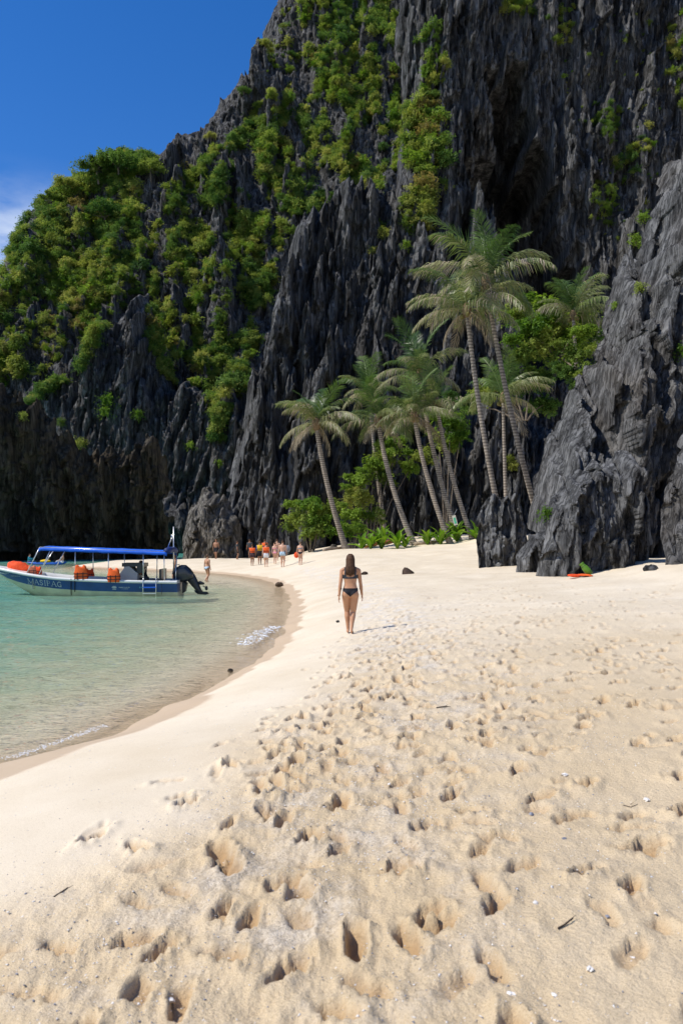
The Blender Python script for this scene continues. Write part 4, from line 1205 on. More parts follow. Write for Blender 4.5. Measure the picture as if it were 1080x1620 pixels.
# coconut seedlings along the tree line
def strap(name, L, seed):
    r = random.Random(seed); n = 7; vs_ = []; fs = []
    for i in range(n + 1):
        s = i / n; a = D(78) - D(75) * s ** 1.4
        x = L * (s * 0.55 + 0.1 * s * s); z = L * (0.8 * s - 0.42 * s * s)
        w_ = L * 0.085 * math.sin(math.pi * (0.08 + 0.92 * s) ** 0.8) + 0.004
        vs_ += [(x, -w_, z + w_ * 0.5), (x, 0, z), (x, w_, z + w_ * 0.5)]
        if i: 
            q = (i - 1) * 3; fs += [(q, q + 1, q + 4, q + 3), (q + 1, q + 2, q + 5, q + 4)]
    me = bpy.data.meshes.new(name); me.from_pydata(vs_, [], fs); me.update(); me.materials.append(L_SEED); return me
L_SEED = leaf_mat('seedling_green', (0.06, 0.14, 0.012), (0.11, 0.22, 0.020), (0.18, 0.29, 0.035), 0.35)
straps = [strap('strap_%d' % i, 1.0, i) for i in range(3)]
seeds = [(572, 857, 20, 'first'), (603, 852, 27, ''), (628, 856, 24, ''), (640, 858, 20, ''), (676, 858, 20, ''), (697, 855, 25, ''), (722, 857, 27, ''), (752, 857, 23, ''), (586, 850, 24, '')]
slab = ['seedling with strap leaves right of the nearest leaning palm foot', 'tall fan of strap leaves in front of the climbing shrub', 'bushy seedling just left of the swollen palm foot',
        'small seedling touching the swollen palm foot from the left', 'low seedling right of the swollen palm foot', 'spreading seedling at the left of the palm trio',
        'largest seedling, before the feet of the palm trio', 'seedling at the foot of the right palm of the trio, near the crag', 'seedling in the shade behind the driftwood log']
for (px, py, hp, _), lab in zip(seeds, slab):
    p = foot(px, py, 60.5 + random.uniform(-1.0, 1.0))
    t_ = empty('coconut_seedling', p)
    h = hp / FPX * p.y
    for k in range(random.randint(9, 13)):
        link('leaf', random.choice(straps), None, t_, (0, 0, 0), (random.uniform(-0.2, 0.2), random.uniform(-0.7, 0.35), k * 2.4 + random.uniform(-0.3, 0.3)), (h * random.uniform(1.3, 2.2),) * 3)
    tag(t_, lab, 'seedling', 'coconut seedlings along the tree line')
# ------------------------------------------------------------------ tour boat
HULL_BLUE = simple('hull_blue_paint', (0.012, 0.062, 0.21), 0.32, 0.2, 2.0, 0.5)
HULL_WHITE = simple('gelcoat_white', (0.72, 0.72, 0.68), 0.3, 0.06, 3.0, 0.5)
HULL_CREAM = simple('hull_bottom_cream', (0.56, 0.55, 0.37), 0.4, 0.15, 2.5, 0.4)
TARP = simple('blue_tarpaulin', (0.014, 0.120, 0.62), 0.75, 0.16, 2.0, 0.35, bump=0.02, bscale=5.0)
TARP_D = simple('navy_tarpaulin', (0.012, 0.03, 0.13), 0.6, 0.2, 4.0)
STEEL = simple('stainless_tube', (0.62, 0.62, 0.60), 0.28, 0.05, 5.0, 0.5, metal=0.85)
BLACK = simple('black_plastic', (0.018, 0.020, 0.022), 0.35, 0.3, 4.0, 0.5)
ENGINE = simple('engine_cowl_black', (0.022, 0.024, 0.030), 0.22, 0.15, 3.0, 0.6)
GREY = simple('console_grey', (0.38, 0.38, 0.37), 0.5, 0.1, 3.0)
ORANGE = simple('life_vest_orange', (0.85, 0.13, 0.025), 0.7, 0.15, 9.0, 0.2, bump=0.02, bscale=18.0)
REDOR = simple('red_orange_fabric', (0.80, 0.085, 0.020), 0.7, 0.2, 7.0, 0.2, bump=0.02, bscale=12.0)
STRAPB = simple('black_webbing', (0.015, 0.015, 0.017), 0.8, 0.2, 20.0)
PRINT = simple('silver_lettering', (0.45, 0.50, 0.50), 0.5, 0.1, 10.0)
PRINT_T = simple('teal_print', (0.12, 0.36, 0.46), 0.5, 0.2, 10.0)

BX = [0.0, -0.6, -1.5, -2.5, -3.5, -4.5, -5.3, -6.0, -6.6, -7.1, -7.6, -8.0, -8.35, -8.6]
def lerp_t(xs, ys, x): return float(np.interp(-x, [-v for v in xs], ys))
B_ = lambda x: lerp_t([0, -1.5, -3.5, -5, -6, -7, -7.8, -8.3, -8.62], [0.98, 1.08, 1.15, 1.10, 1.0, 0.80, 0.55, 0.30, 0.03], x)
ZG = lambda x: lerp_t([0, -2, -4, -5.5, -6.5, -7.5, -8.62], [0.66, 0.70, 0.76, 0.86, 1.00, 1.18, 1.36], x)
ZK = lambda x: lerp_t([0, -5, -6.0, -6.7, -7.55, -8.2, -8.62], [-0.34, -0.34, -0.22, 0.06, 0.58, 1.02, 1.33], x)
ZB = lambda x: lerp_t([0, -2, -4, -5.5, -6.5, -7.5, -8.62], [0.17, 0.19, 0.25, 0.36, 0.50, 0.72, 1.345], x)
PW = lambda x: lerp_t([0, -4, -6, -7.5, -8.62], [0.20, 0.24, 0.38, 0.62, 0.9], x)
def hull_y(x, z):
    k, g = ZK(x), ZG(x)
    q = min(max((z - k) / max(g - k, 1e-3), 0), 1)
    return B_(x) * q ** PW(x)
boat = empty('tour_boat', ((286 - 540) / FPX * 35.7, 35.75, -0.02), math.radians(1.5))
def hull_strip(za, zb, n, off=0.0):
    mb = MB()
    for sg in (-1, 1):
        vs_ = []; fs = []
        for i, x in enumerate(BX):
            a, b2 = za(x), zb(x)
            for k in range(n + 1):
                z = a + (b2 - a) * k / n
                vs_.append((x, sg * (hull_y(x, z) + off), z))
        for i in range(len(BX) - 1):
            for k in range(n):
                q = i * (n + 1) + k
                f = (q, q + 1, q + n + 2, q + n + 1)
                fs.append(f if sg < 0 else f[::-1])
        mb.add(vs_, fs)
    return mb
mb = hull_strip(lambda x: ZK(x), lambda x: max(ZB(x), ZK(x) + 0.004), 6)
tr_pts = [(0.0, s * hull_y(0, z), z) for s, zz in ((-1, np.linspace(-0.34, 0.17, 7)), (1, np.linspace(0.17, -0.34, 7))) for z in zz]
mb.add(tr_pts, [tuple(range(len(tr_pts)))])
hb = mb.build('hull_bottom', HULL_CREAM, boat, True)
mb = hull_strip(lambda x: max(ZB(x), ZK(x) + 0.004), lambda x: ZG(x) - 0.10, 5)
tr_pts = [(0.0, -hull_y(0, 0.17), 0.17), (0.0, -hull_y(0, 0.56), 0.56), (0.0, hull_y(0, 0.56), 0.56), (0.0, hull_y(0, 0.17), 0.17)]
mb.add(tr_pts, [(0, 1, 2, 3)])
hs_ = mb.build('hull_side', HULL_BLUE, boat, True)
mb = MB()
for sg in (-1, 1):     # white rubbing rail and coaming
    vs_ = []; fs = []
    for x in BX:
        g = ZG(x); y = hull_y(x, g)
        prof = [(y - 0.004, g - 0.115), (y + 0.045, g - 0.10), (y + 0.055, g - 0.03), (y + 0.02, g + 0.012), (max(y - 0.17, 0), g + 0.012), (max(y - 0.18, 0), g - 0.25)]
        vs_ += [(x, sg * a, z) for a, z in prof]
    n = 6
    for i in range(len(BX) - 1):
        for k in range(n - 1):
            q = i * n + k; f = (q, q + 1, q + n + 1, q + n); fs.append(f if sg < 0 else f[::-1])
    mb.add(vs_, fs)
mb.build('gunwale', HULL_WHITE, boat, True)
mb = MB()      # floor, foredeck, inner lining
vs_ = []; fs = []
for x in BX[:9]:
    y = hull_y(x, 0.3) - 0.06; vs_ += [(x, -y, 0.30), (x, y, 0.30)]
for i in range(8): fs.append((2 * i, 2 * i + 1, 2 * i + 3, 2 * i + 2))
mb.add(vs_, fs); mb.build('floor', GREY, boat)
mb = MB(); vs_ = []; fs = []
xs_ = [-6.3, -6.6, -7.1, -7.6, -8.0, -8.35, -8.6]
for x in xs_:
    y = max(hull_y(x, ZG(x)) - 0.1, 0.01); vs_ += [(x, -y, ZG(x) + 0.004), (x, 0, ZG(x) + 0.05), (x, y, ZG(x) + 0.004)]
for i in range(len(xs_) - 1):
    for k in range(2): q = i * 3 + k; fs.append((q, q + 1, q + 4, q + 3))
vs_ += [(-6.3, -0.85, 0.3), (-6.3, 0.85, 0.3)]; n0 = len(vs_); fs.append((0, 1, 2, n0 - 1, n0 - 2))
mb.add(vs_, fs); mb.build('foredeck', HULL_WHITE, boat)
mb = MB().box((-0.06, 0, 0.60), (0.12, 1.75, 0.18)); mb.box((-0.35, 0, 0.66), (0.5, 1.7, 0.08)); mb.build('transom_deck', HULL_WHITE, boat)
# canopy
def cz(x): return lerp_t([-0.42, -5.95], [1.93, 2.13], x)
mb = MB(); vs_ = []; fs = []
nx_, ny_ = 44, 14
rr = random.Random(3)
prof = []
for k in range(ny_ + 1):
    a = -1 + 2 * k / ny_
    prof.append((a * 1.08, 0.06 * (1 - abs(a) ** 2.4)))
prof = [(-1.10, -0.13)] + prof + [(1.10, -0.13)]
m_ = len(prof)
for i in range(nx_ + 1):
    x = -0.42 + (-5.95 + 0.42) * i / nx_
    for k, (y, z) in enumerate(prof):
        ends = 0.05 if i in (0, nx_) else 0
        sag = -0.006 * (1 - math.cos(2 * math.pi * i / nx_ * 5)) * (1 if 0 < k < m_ - 1 else 0.3)
        vs_.append((x, y + (0.012 * math.sin(i * 1.9) if k in (0, m_ - 1) else 0), cz(x) + z + sag - ends + rr.uniform(-0.006, 0.006) + (0.008 * math.sin(i * 1.1) if k in (0, m_ - 1) else 0)))
for i in range(nx_):
    for k in range(m_ - 1):
        q = i * m_ + k; fs.append((q, q + m_, q + m_ + 1, q + 1))
mb.add(vs_, fs)
can = mb.build('canopy', TARP, boat, True)
sm = can.modifiers.new('thickness', 'SOLIDIFY'); sm.thickness = 0.012
mb = MB(); mb.tube([(-0.44, -1.05, 1.97), (-0.42, -0.5, 2.02), (-0.42, 0.5, 2.02), (-0.44, 1.05, 1.97)], 0.14, 12); mb.build('canopy_roll', TARP_D, can, True)
def pole(pts_, r_=0.022): mb = MB(); mb.tube(pts_, r_, 8); return mb.build('canopy_pole', STEEL, boat, True)
for x in (-0.55, -1.45, -2.95, -4.38):
    for sg in (-1, 1): pole([(x + (0.18 if sg > 0 else 0), sg * (hull_y(x, ZG(x)) - 0.07), ZG(x)), (x + (0.18 if sg > 0 else 0), sg * 1.04, cz(x) + 0.02)])
for sg in (-1, 1):
    pole([(-6.55, sg * 0.80, ZG(-6.55)), (-5.9, sg * 1.04, cz(-5.9) + 0.02)])
    pole([(-6.0, sg * 0.90, ZG(-6.0)), (-5.4, sg * 1.04, cz(-5.4) + 0.02)])
    mb = MB(); mb.tube([(-0.5, sg * 1.04, cz(-0.5) + 0.02), (-3, sg * 1.04, cz(-3) + 0.01), (-5.9, sg * 1.04, cz(-5.9) + 0.02)], 0.02, 8); mb.build('canopy_rail', STEEL, boat, True)
# masts at the stern
mb = MB(); mb.tube([(-0.36, 0.2, 0.6), (-0.36, 0.2, 3.06)], 0.025, 8); mb.build('mast', STEEL, boat, True)
mb = MB(); mb.tube([(-0.62, 0.25, 2.15), (-0.42, 0.2, 2.62)], 0.02, 6); mb.tube([(-0.44, 0.2, 2.60), (-0.44, 0.2, 2.70)], 0.035, 6); mb.build('antenna', STEEL, boat, True)
mb = MB(); mb.tube([(-0.15, -0.45, 0.62), (-0.15, -0.45, 1.35), (-0.15, 0.45, 1.35), (-0.15, 0.45, 0.62)], 0.022, 8); mb.build('stern_rail', STEEL, boat, True)
# helm console and seats
mb = MB()
pr = [(-2.62, 0.3), (-2.62, 0.92), (-2.36, 1.28), (-2.18, 1.30), (-1.80, 0.98), (-1.86, 0.3)]
mb.add([(x, -0.55, z) for x, z in pr] + [(x, 0.40, z) for x, z in pr], [tuple(range(6))[::-1], tuple(range(6, 12))] + [(i, (i + 1) % 6, 6 + (i + 1) % 6, 6 + i) for i in range(6)])
con = mb.build('console', GREY, boat)
mb = MB().box((-2.02, -0.05, 1.36), (0.98, 0.85, 0.16)); mb.box((-1.72, -0.05, 1.15), (0.28, 0.8, 0.3)); mb.build('dashboard', BLACK, con)
mb = MB()
for k in range(14):
    a = 2 * math.pi * k / 14; b2 = 2 * math.pi * (k + 1) / 14
    mb.tube([(-1.60 + 0.06 * math.sin(a), 0.17 * math.cos(a), 1.12 + 0.17 * math.sin(a)), (-1.60 + 0.06 * math.sin(b2), 0.17 * math.cos(b2), 1.12 + 0.17 * math.sin(b2))], 0.015, 5, False)
mb.build('steering_wheel', BLACK, con)
mb = MB().box((-1.05, 0, 0.62), (0.5, 1.2, 0.12)); mb.box((-0.80, 0, 0.92), (0.1, 1.2, 0.5)); mb.box((-1.05, 0, 0.43), (0.4, 1.0, 0.26)); mb.build('helm_seat', BLACK, boat)
for x in (-3.6, -4.9):
    mb = MB().box((x, 0, 0.58), (0.34, 1.9, 0.07)); mb.box((x, 0, 0.42), (0.22, 1.7, 0.25)); mb.build('bench', HULL_WHITE, boat)
# boarding ladder over the near side
lad = empty('boarding_ladder', (0, 0, 0)); lad.parent = boat
yl = -(hull_y(-1.2, 0.5) + 0.10)
for x in (-1.44, -0.88):
    mb = MB(); mb.tube([(x, yl + 0.3, 0.70), (x, yl + 0.12, 0.86), (x, yl, 0.74), (x, yl - 0.02, -0.20)], 0.02, 8); mb.build('ladder_rail', STEEL, lad, True)
for z in (0.40, 0.14, -0.10):
    MB().box((-1.16, yl - 0.01, z), (0.56, 0.09, 0.045)).build('ladder_step', TARP if z > 0.3 else STEEL, lad)
for xs_, zz in (((-4.52, -4.56, -4.60), (0.78, 0.4, 0.05)), ((-4.36, -4.38, -4.42), (0.78, 0.5, 0.2))):
    mb = MB(); mb.tube([(x, -(hull_y(x, min(z, 0.75)) + 0.06), z) for x, z in zip(xs_, zz)], 0.018, 5); mb.build('mooring_strap', STRAPB, boat)
mb = MB(); mb.tube([(-0.7, yl + 0.1, 0.72), (-0.62, yl + 0.02, 0.3), (-0.66, yl + 0.03, 0.05)], 0.012, 5); mb.build('mooring_strap', STRAPB, boat)
# lettering: serif capitals that follow the planking
GL = {
 'M': [[(0, 0), (0, 1)], [(0, 1), (.5, .12)], [(.5, .12), (1, 1)], [(1, 1), (1, 0)]],
 'A': [[(0, 0), (.5, 1)], [(.5, 1), (1, 0)], [(.22, .36), (.78, .36)]],
 'S': [[(.92, .80), (.72, .97), (.35, .99), (.10, .80), (.18, .60), (.55, .49), (.86, .36), (.90, .18), (.65, .02), (.30, .01), (.05, .20)]],
 'I': [[(.5, 0), (.5, 1)]],
 'P': [[(.12, 0), (.12, 1)], [(.12, .96), (.62, .95), (.86, .84), (.88, .66), (.68, .50), (.12, .47)]],
 'G': [[(.93, .80), (.72, .97), (.40, .97), (.12, .74), (.06, .42), (.25, .08), (.58, .01), (.92, .14)], [(.92, .02), (.92, .42), (.66, .42)]]}
THIN = {('M', 0), ('A', 0), ('M', 2), ('A', 2), ('P', 1)}
SER = {'M': [(0, 0), (1, 0), (0, 1), (1, 1)], 'A': [(0, 0), (1, 0)], 'I': [(.5, 0), (.5, 1)], 'P': [(.12, 0), (.12, 1)], 'S': [], 'G': []}
def hull_text(txt, x0, z0, h, widths, slope, mat, name, parent, th=0.13):
    """letters read from bow to stern along the near side"""
    xx = x0
    for ch, wd in zip(txt, widths):
        mb = MB()
        def P3(u, v):
            x = xx + u * wd; z = z0 + (x - x0) * slope + v * h
            return (x, -(hull_y(x, z) + 0.012), z)
        for si, st in enumerate(GL[ch]):
            w_ = h * th * (0.5 if (ch, si) in THIN else 1.0) * 0.5
            for (a, b2) in zip(st[:-1], st[1:]):
                ax, az = a[0] * wd, a[1] * h; bx_, bz = b2[0] * wd, b2[1] * h
                dx_, dz_ = bx_ - ax, bz - az; l = math.hypot(dx_, dz_); nx2, nz2 = -dz_ / l * w_, dx_ / l * w_
                ex, ez = dx_ / l * w_ * 0.6, dz_ / l * w_ * 0.6
                q = [((ax - ex + nx2) / wd, (az - ez + nz2) / h), ((ax - ex - nx2) / wd, (az - ez - nz2) / h), ((bx_ + ex - nx2) / wd, (bz + ez - nz2) / h), ((bx_ + ex + nx2) / wd, (bz + ez + nz2) / h)]
                mb.add([P3(*p) for p in q], [(0, 1, 2, 3)])
        for (u, v) in SER[ch]:
            w_ = h * 0.17 / wd
            mb.add([P3(u - w_, v - 0.03), P3(u + w_, v - 0.03), P3(u + w_, v + 0.04), P3(u - w_, v + 0.04)], [(0, 1, 2, 3)])
        mb.build(name, mat, parent)
        xx += wd + 0.055
hull_text('MASIPAG', -6.50, 0.555, 0.22, [0.24, 0.20, 0.14, 0.07, 0.15, 0.20, 0.18], -0.095, PRINT, 'letter', hs_)
# flower emblem and the small lines of print beside it
def hull_pt(x, z, o=0.012): return (x, -(hull_y(x, z) + o), z)
mb = MB()
for k in range(5):
    a = math.pi * (0.12 + 0.19 * k); cx_, cz_ = -2.70 + 0.075 * math.cos(a), 0.375 + 0.06 * math.sin(a)
    mb.add([hull_pt(-2.70, 0.35), hull_pt(cx_ + 0.03 * math.sin(a), cz_ - 0.03 * math.cos(a)), hull_pt(-2.70 + 0.125 * math.cos(a), 0.375 + 0.10 * math.sin(a)), hull_pt(cx_ - 0.03 * math.sin(a), cz_ + 0.03 * math.cos(a))], [(0, 1, 2, 3)])
mb.add([hull_pt(-2.80, 0.335), hull_pt(-2.60, 0.335), hull_pt(-2.63, 0.30), hull_pt(-2.77, 0.30)], [(0, 1, 2, 3)])
mb.build('flower_emblem', PRINT, hs_)
mb = MB(); rr = random.Random(9)
def fine_print(x0, x1, z, h):
    x = x0
    while x < x1:
        w_ = rr.uniform(0.012, 0.03)
        mb.add([hull_pt(x, z), hull_pt(x + w_, z), hull_pt(x + w_, z + h), hull_pt(x, z + h)], [(0, 1, 2, 3)]); x += w_ + rr.choice([0.01, 0.01, 0.035])
fine_print(-2.50, -2.02, 0.375, 0.042); fine_print(-2.40, -2.12, 0.32, 0.022)
fine_print(-8.0, -7.45, 0.98, 0.05); fine_print(-7.35, -6.85, 0.86, 0.035)
mb.build('small_print', PRINT, hs_)
mb = MB(); fine_print(-1.62, -1.30, 0.36, 0.07); fine_print(-1.05, -0.86, 0.40, 0.03); mb.build('small_print', PRINT_T, hs_)
# outboard, tilted up
ob = empty('outboard', (0, 0, 0)); ob.parent = boat
def rbox(profile, ys, taper):
    """closed lofted body: side profile in (x,z), rounded across y"""
    mb = MB(); n = len(profile); cx_ = sum(p[0] for p in profile) / n; cz_ = sum(p[1] for p in profile) / n
    vs_ = []; fs = []
    for y, s in zip(ys, taper):
        for (x, z) in profile: vs_.append((cx_ + (x - cx_) * s, y, cz_ + (z - cz_) * s))
    for i in range(len(ys) - 1):
        for k in range(n):
            k2 = (k + 1) % n; fs.append((i * n + k, i * n + k2, (i + 1) * n + k2, (i + 1) * n + k))
    fs.append(tuple(range(n))[::-1]); fs.append(tuple((len(ys) - 1) * n + k for k in range(n)))
    return mb.add(vs_, fs)
TY = (-0.30, -0.27, -0.18, 0, 0.18, 0.27, 0.30); TT = (0.62, 0.82, 0.96, 1.0, 0.96, 0.82, 0.62)
def Q(zx, zy): return ((180 + zx / 6.75 - 286) / 36.0, (943 - (850 + zy / 6.75)) / 36.0)      # outline read off the photo, metres
rbox([Q(*p) for p in [(632, 420), (640, 365), (670, 325), (720, 300), (770, 302), (815, 340), (850, 385), (868, 440), (820, 470), (760, 490), (690, 488), (645, 465)]], TY, TT).build('cowling', ENGINE, ob, True)
rbox([Q(*p) for p in [(700, 330), (760, 305), (775, 312), (690, 400)]], (-0.285, -0.24, 0.24, 0.285), (0.9, 1, 1, 0.9)).build('cowling_stripe', simple('cowl_grey', (0.10, 0.105, 0.11), 0.3, 0.1), ob, True)
rbox([Q(*p) for p in [(775, 440), (860, 400), (900, 480), (935, 570), (960, 600), (900, 605), (850, 545), (800, 490)]], (-0.15, -0.12, 0, 0.12, 0.15), (0.8, 0.95, 1, 0.95, 0.8)).build('midsection', BLACK, ob, True)
rbox([Q(*p) for p in [(890, 490), (925, 475), (975, 500), (970, 515), (920, 520)]], (-0.13, 0, 0.13), (0.8, 1, 0.8)).build('cavitation_plate', BLACK, ob, True)
rbox([Q(*p) for p in [(855, 575), (920, 590), (1000, 595), (1025, 612), (985, 628), (900, 620), (870, 600)]], (-0.07, -0.05, 0, 0.05, 0.07), (0.6, 0.9, 1, 0.9, 0.6)).build('gearcase', BLACK, ob, True)
mb = MB(); c = Vector((Q(992, 556)[0], 0, Q(992, 556)[1]))
mb.ell(c, (0.07, 0.07, 0.10), 8, 6)
ax = Vector((0.6, 0, 0.8))
for k in range(3):
    a = k * 2.094 + 0.4
    u = Vector((0, 1, 0)) * math.cos(a) + Vector((0.8, 0, -0.6)) * math.sin(a); v = ax.cross(u)
    mb.add([c + u * 0.05 - v * 0.03, c + u * 0.12 - v * 0.09 + ax * 0.02, c + u * 0.20 - v * 0.02, c + u * 0.19 + v * 0.06 - ax * 0.02, c + u * 0.05 + v * 0.04], [(0, 1, 2, 3, 4)])
mb.build('propeller', BLACK, ob)
rbox([Q(*p) for p in [(735, 470), (790, 500), (770, 590), (735, 610)]], (-0.20, -0.14, 0.14, 0.20), (0.8, 1, 1, 0.8)).build('clamp_bracket', BLACK, ob)
tag(boat, 'blue and white tour boat with bright blue canopy afloat in the shallows', 'boat')

# things hung on and lying in the boat
def life_vest(loc, rz, s=1.0, mat=None, label='', tilt=0.0):
    t_ = empty('life_vest', loc, rz); t_.rotation_euler = (tilt, 0, rz)
    mat = mat or ORANGE
    def panel(cx_, w_, h, dy, th, nm):
        pr = [(-w_ / 2, 0), (w_ / 2, 0), (w_ / 2 * 1.02, h * 0.45), (w_ / 2 * 0.86, h * 0.72), (w_ / 2 * 0.80, h * 0.94), (w_ / 2 * 0.45, h), (w_ / 2 * 0.28, h * 0.86), (-w_ / 2 * 0.28, h * 0.86), (-w_ / 2 * 0.45, h), (-w_ / 2 * 0.80, h * 0.94), (-w_ / 2 * 0.86, h * 0.72), (-w_ / 2 * 1.02, h * 0.45)]
        mb = MB(); ysx = (-th / 2, -th * 0.3, th * 0.3, th / 2); tp = (0.88, 1, 1, 0.88)
        n = len(pr); vs_ = []; fs = []
        for y, q in zip(ysx, tp): vs_ += [(cx_ + x * q, dy + y, h * 0.5 + (z - h * 0.5) * q) for x, z in pr]
        for i in range(3):
            for k in range(n): k2 = (k + 1) % n; fs.append((i * n + k, (i + 1) * n + k, (i + 1) * n + k2, i * n + k2))
        fs.append(tuple(range(n))); fs.append(tuple(3 * n + k for k in range(n))[::-1])
        mb.add(vs_, fs); return mb.build(nm, mat, t_, True)
    panel(0, 0.54 * s, 0.66 * s, -0.02 * s, 0.09 * s, 'front_panel')
    panel(0.02, 0.52 * s, 0.62 * s, 0.055 * s, 0.06 * s, 'back_panel')
    for z in (0.13, 0.27):
        MB().box((0, 0.02 * s, z * s), (0.575 * s, 0.20 * s, 0.03 * s)).build('belt', STRAPB, t_)
    for x in (-0.13, 0.12):
        MB().box((x * s, -0.075 * s, 0.15 * s), (0.03 * s, 0.02 * s, 0.34 * s)).build('strap', STRAPB, t_)
    tag(t_, label, 'life vest', 'orange life vests on the boat')
    return t_
bw = boat.location
def on_boat(px, py, yl): 
    Y = bw.y + yl; return Vector(((px - 540) / FPX * Y, Y, ZC + (HY - py) / FPX * Y))
life_vest(on_boat(128, 917, -1.22), 0.05, 0.98, label='orange life vest hung on the boat side nearer the bow, straps dangling')
life_vest(on_boat(142, 916, 0.9), 0.4, 0.75, REDOR, label='red life vest half hidden on the far rail beside an orange one')
life_vest(on_boat(180, 921, -1.22), -0.06, 0.95, label='orange life vest hung on the boat side right before the console')
life_vest(on_boat(51, 909, -0.85), 0.2, 0.62, simple('faded_orange', (0.85, 0.24, 0.12), 0.75, 0.15, 9.0), label='faded orange life vest on the rail next to the orange heap')
life_vest(on_boat(61, 909, -0.65), -0.3, 0.55, REDOR, label='dark red life vest under the slanting canopy struts')
# heap of orange bags on the foredeck
v = []
n_, m2_ = 28, 14
me_ = MB(); me_.ell((0, 0, 0), (0.62, 0.42, 0.26), n_, m2_)
vv = np.array(me_.v)
vv[:, 2] += 0.09 * perlin(vv[:, 0] * 2.6, vv[:, 1] * 3, 5) + 0.035 * perlin(vv[:, 0] * 7, vv[:, 1] * 7, 6) - 0.10 * vv[:, 0] * (vv[:, 2] > 0)
vv[:, 2] = np.maximum(vv[:, 2], -0.16)
me_.v = [tuple(q) for q in vv]
o = me_.build('orange_bag', REDOR, None, True, on_boat(34, 899, -0.15))
o.rotation_euler = (0, 0.22, 0)
tag(o, 'crumpled bright orange bag heaped on the bow of the boat', 'bag')
# ------------------------------------------------------------------ people
def skin_mat(name, c): return simple(name, c, 0.5, 0.08, 5.0, 0.35, sub=0.12)
SK1 = skin_mat('skin_tan', (0.47, 0.245, 0.135)); SK2 = skin_mat('skin_light', (0.56, 0.33, 0.22)); SK3 = skin_mat('skin_brown', (0.32, 0.16, 0.09))
HAIR = simple('hair_dark_brown', (0.075, 0.038, 0.020), 0.6, 0.4, 30.0, 0.2); HAIRL = simple('hair_brown', (0.12, 0.065, 0.03), 0.5, 0.3, 30.0, 0.4)
cloth = lambda n, c: simple(n, c, 0.8, 0.12, 12.0, 0.2)
C_CHAR = cloth('bikini_charcoal', (0.035, 0.045, 0.058)); C_BLK = cloth('cloth_black', (0.018, 0.018, 0.022)); C_PBL = cloth('cloth_pale_blue', (0.42, 0.56, 0.66))
C_GRY = cloth('cloth_grey', (0.22, 0.24, 0.27)); C_PNK = cloth('cloth_pink', (0.70, 0.30, 0.36)); C_WHT = cloth('cloth_white', (0.72, 0.74, 0.76)); C_DRK = cloth('cloth_dark_grey', (0.05, 0.055, 0.06))
C_YEL = cloth('vest_yellow', (0.80, 0.50, 0.03)); C_BLU = cloth('sleeve_blue', (0.03, 0.06, 0.30)); C_ORG = ORANGE; C_TEA = cloth('shirt_teal', (0.03, 0.26, 0.34)); C_MAR = cloth('skirt_dark', (0.06, 0.035, 0.04))

def limb(mb, pts_, rads, n=10):
    """tapered limb with rounded ends"""
    P = [Vector(p) for p in pts_]; R = list(rads)
    d0 = (P[0] - P[1]).normalized(); d1 = (P[-1] - P[-2]).normalized()
    Pn = [P[0] + d0 * R[0] * 0.95, P[0] + d0 * R[0] * 0.6] + P + [P[-1] + d1 * R[-1] * 0.6, P[-1] + d1 * R[-1] * 0.95]
    Rn = [R[0] * 0.3, R[0] * 0.8] + R + [R[-1] * 0.8, R[-1] * 0.3]
    mb.tube(Pn, Rn, n)

def loft(mb, rings, n=18):
    """rings: (cx, cy, z, rx, ry)"""
    vs_ = []; fs = []
    for (cx_, cy_, z, rx, ry) in rings:
        for k in range(n):
            a = 2 * math.pi * k / n; ca, sa = math.cos(a), math.sin(a)
            vs_.append((cx_ + rx * math.copysign(abs(ca) ** 0.85, ca), cy_ + ry * math.copysign(abs(sa) ** 0.85, sa), z))
    m_ = len(rings)
    for i in range(m_ - 1):
        for k in range(n):
            k2 = (k + 1) % n; fs.append((i * n + k, i * n + k2, (i + 1) * n + k2, (i + 1) * n + k))
    fs.append(tuple(range(n))[::-1]); fs.append(tuple((m_ - 1) * n + k for k in range(n)))
    mb.add(vs_, fs)

def hand(mb, wrist, d, side, H, curl=0.5):
    """palm, four bent fingers, thumb leaving the side of the palm; thumb points forward (+y)"""
    w_ = Vector(wrist); d = Vector(d).normalized()
    fwd = Vector((0, 1, 0)); fwd = (fwd - d * fwd.dot(d)).normalized(); out = d.cross(fwd).normalized()
    if out.x * side < 0: out = -out
    inn = -out
    L = 0.050 * H
    for k in range(4):
        f0 = w_ + d * 0.006 * H + fwd * (0.0065 * (1.5 - k)) * H * 0.6
        f1 = w_ + d * L + fwd * (0.0100 * (1.5 - k)) * H
        limb(mb, [f0, f1], [0.0085 * H, 0.0075 * H], 7)
        fl = (0.036, 0.041, 0.038, 0.030)[k] * H
        m1_ = f1 + (d + inn * 0.35 * curl).normalized() * fl * 0.45
        m2_ = m1_ + (d * 0.8 + inn * 0.8 * curl).normalized() * fl * 0.32
        m3_ = m2_ + (d * 0.6 + inn * 1.1 * curl).normalized() * fl * 0.28
        limb(mb, [f1, m1_, m2_, m3_], [0.0055 * H, 0.0050 * H, 0.0046 * H, 0.0038 * H], 7)
    t0 = w_ + d * 0.015 * H + fwd * 0.012 * H; t1 = t0 + (d * 0.6 + fwd * 0.75 + inn * 0.3).normalized() * 0.024 * H; t2 = t1 + (d * 0.95 + fwd * 0.25 + inn * 0.2).normalized() * 0.020 * H
    limb(mb, [t0, t1, t2], [0.0075 * H, 0.0060 * H, 0.0045 * H], 7)

def two_bone(a, c, l1, l2, pole_dir):
    a = Vector(a); c = Vector(c); v = c - a; d = min(v.length, (l1 + l2) * 0.999)
    v.normalize()
    x = (l1 * l1 - l2 * l2 + d * d) / (2 * d); h = math.sqrt(max(l1 * l1 - x * x, 0))
    p = Vector(pole_dir); p = (p - v * p.dot(v)).normalized()
    return a + v * x + p * h

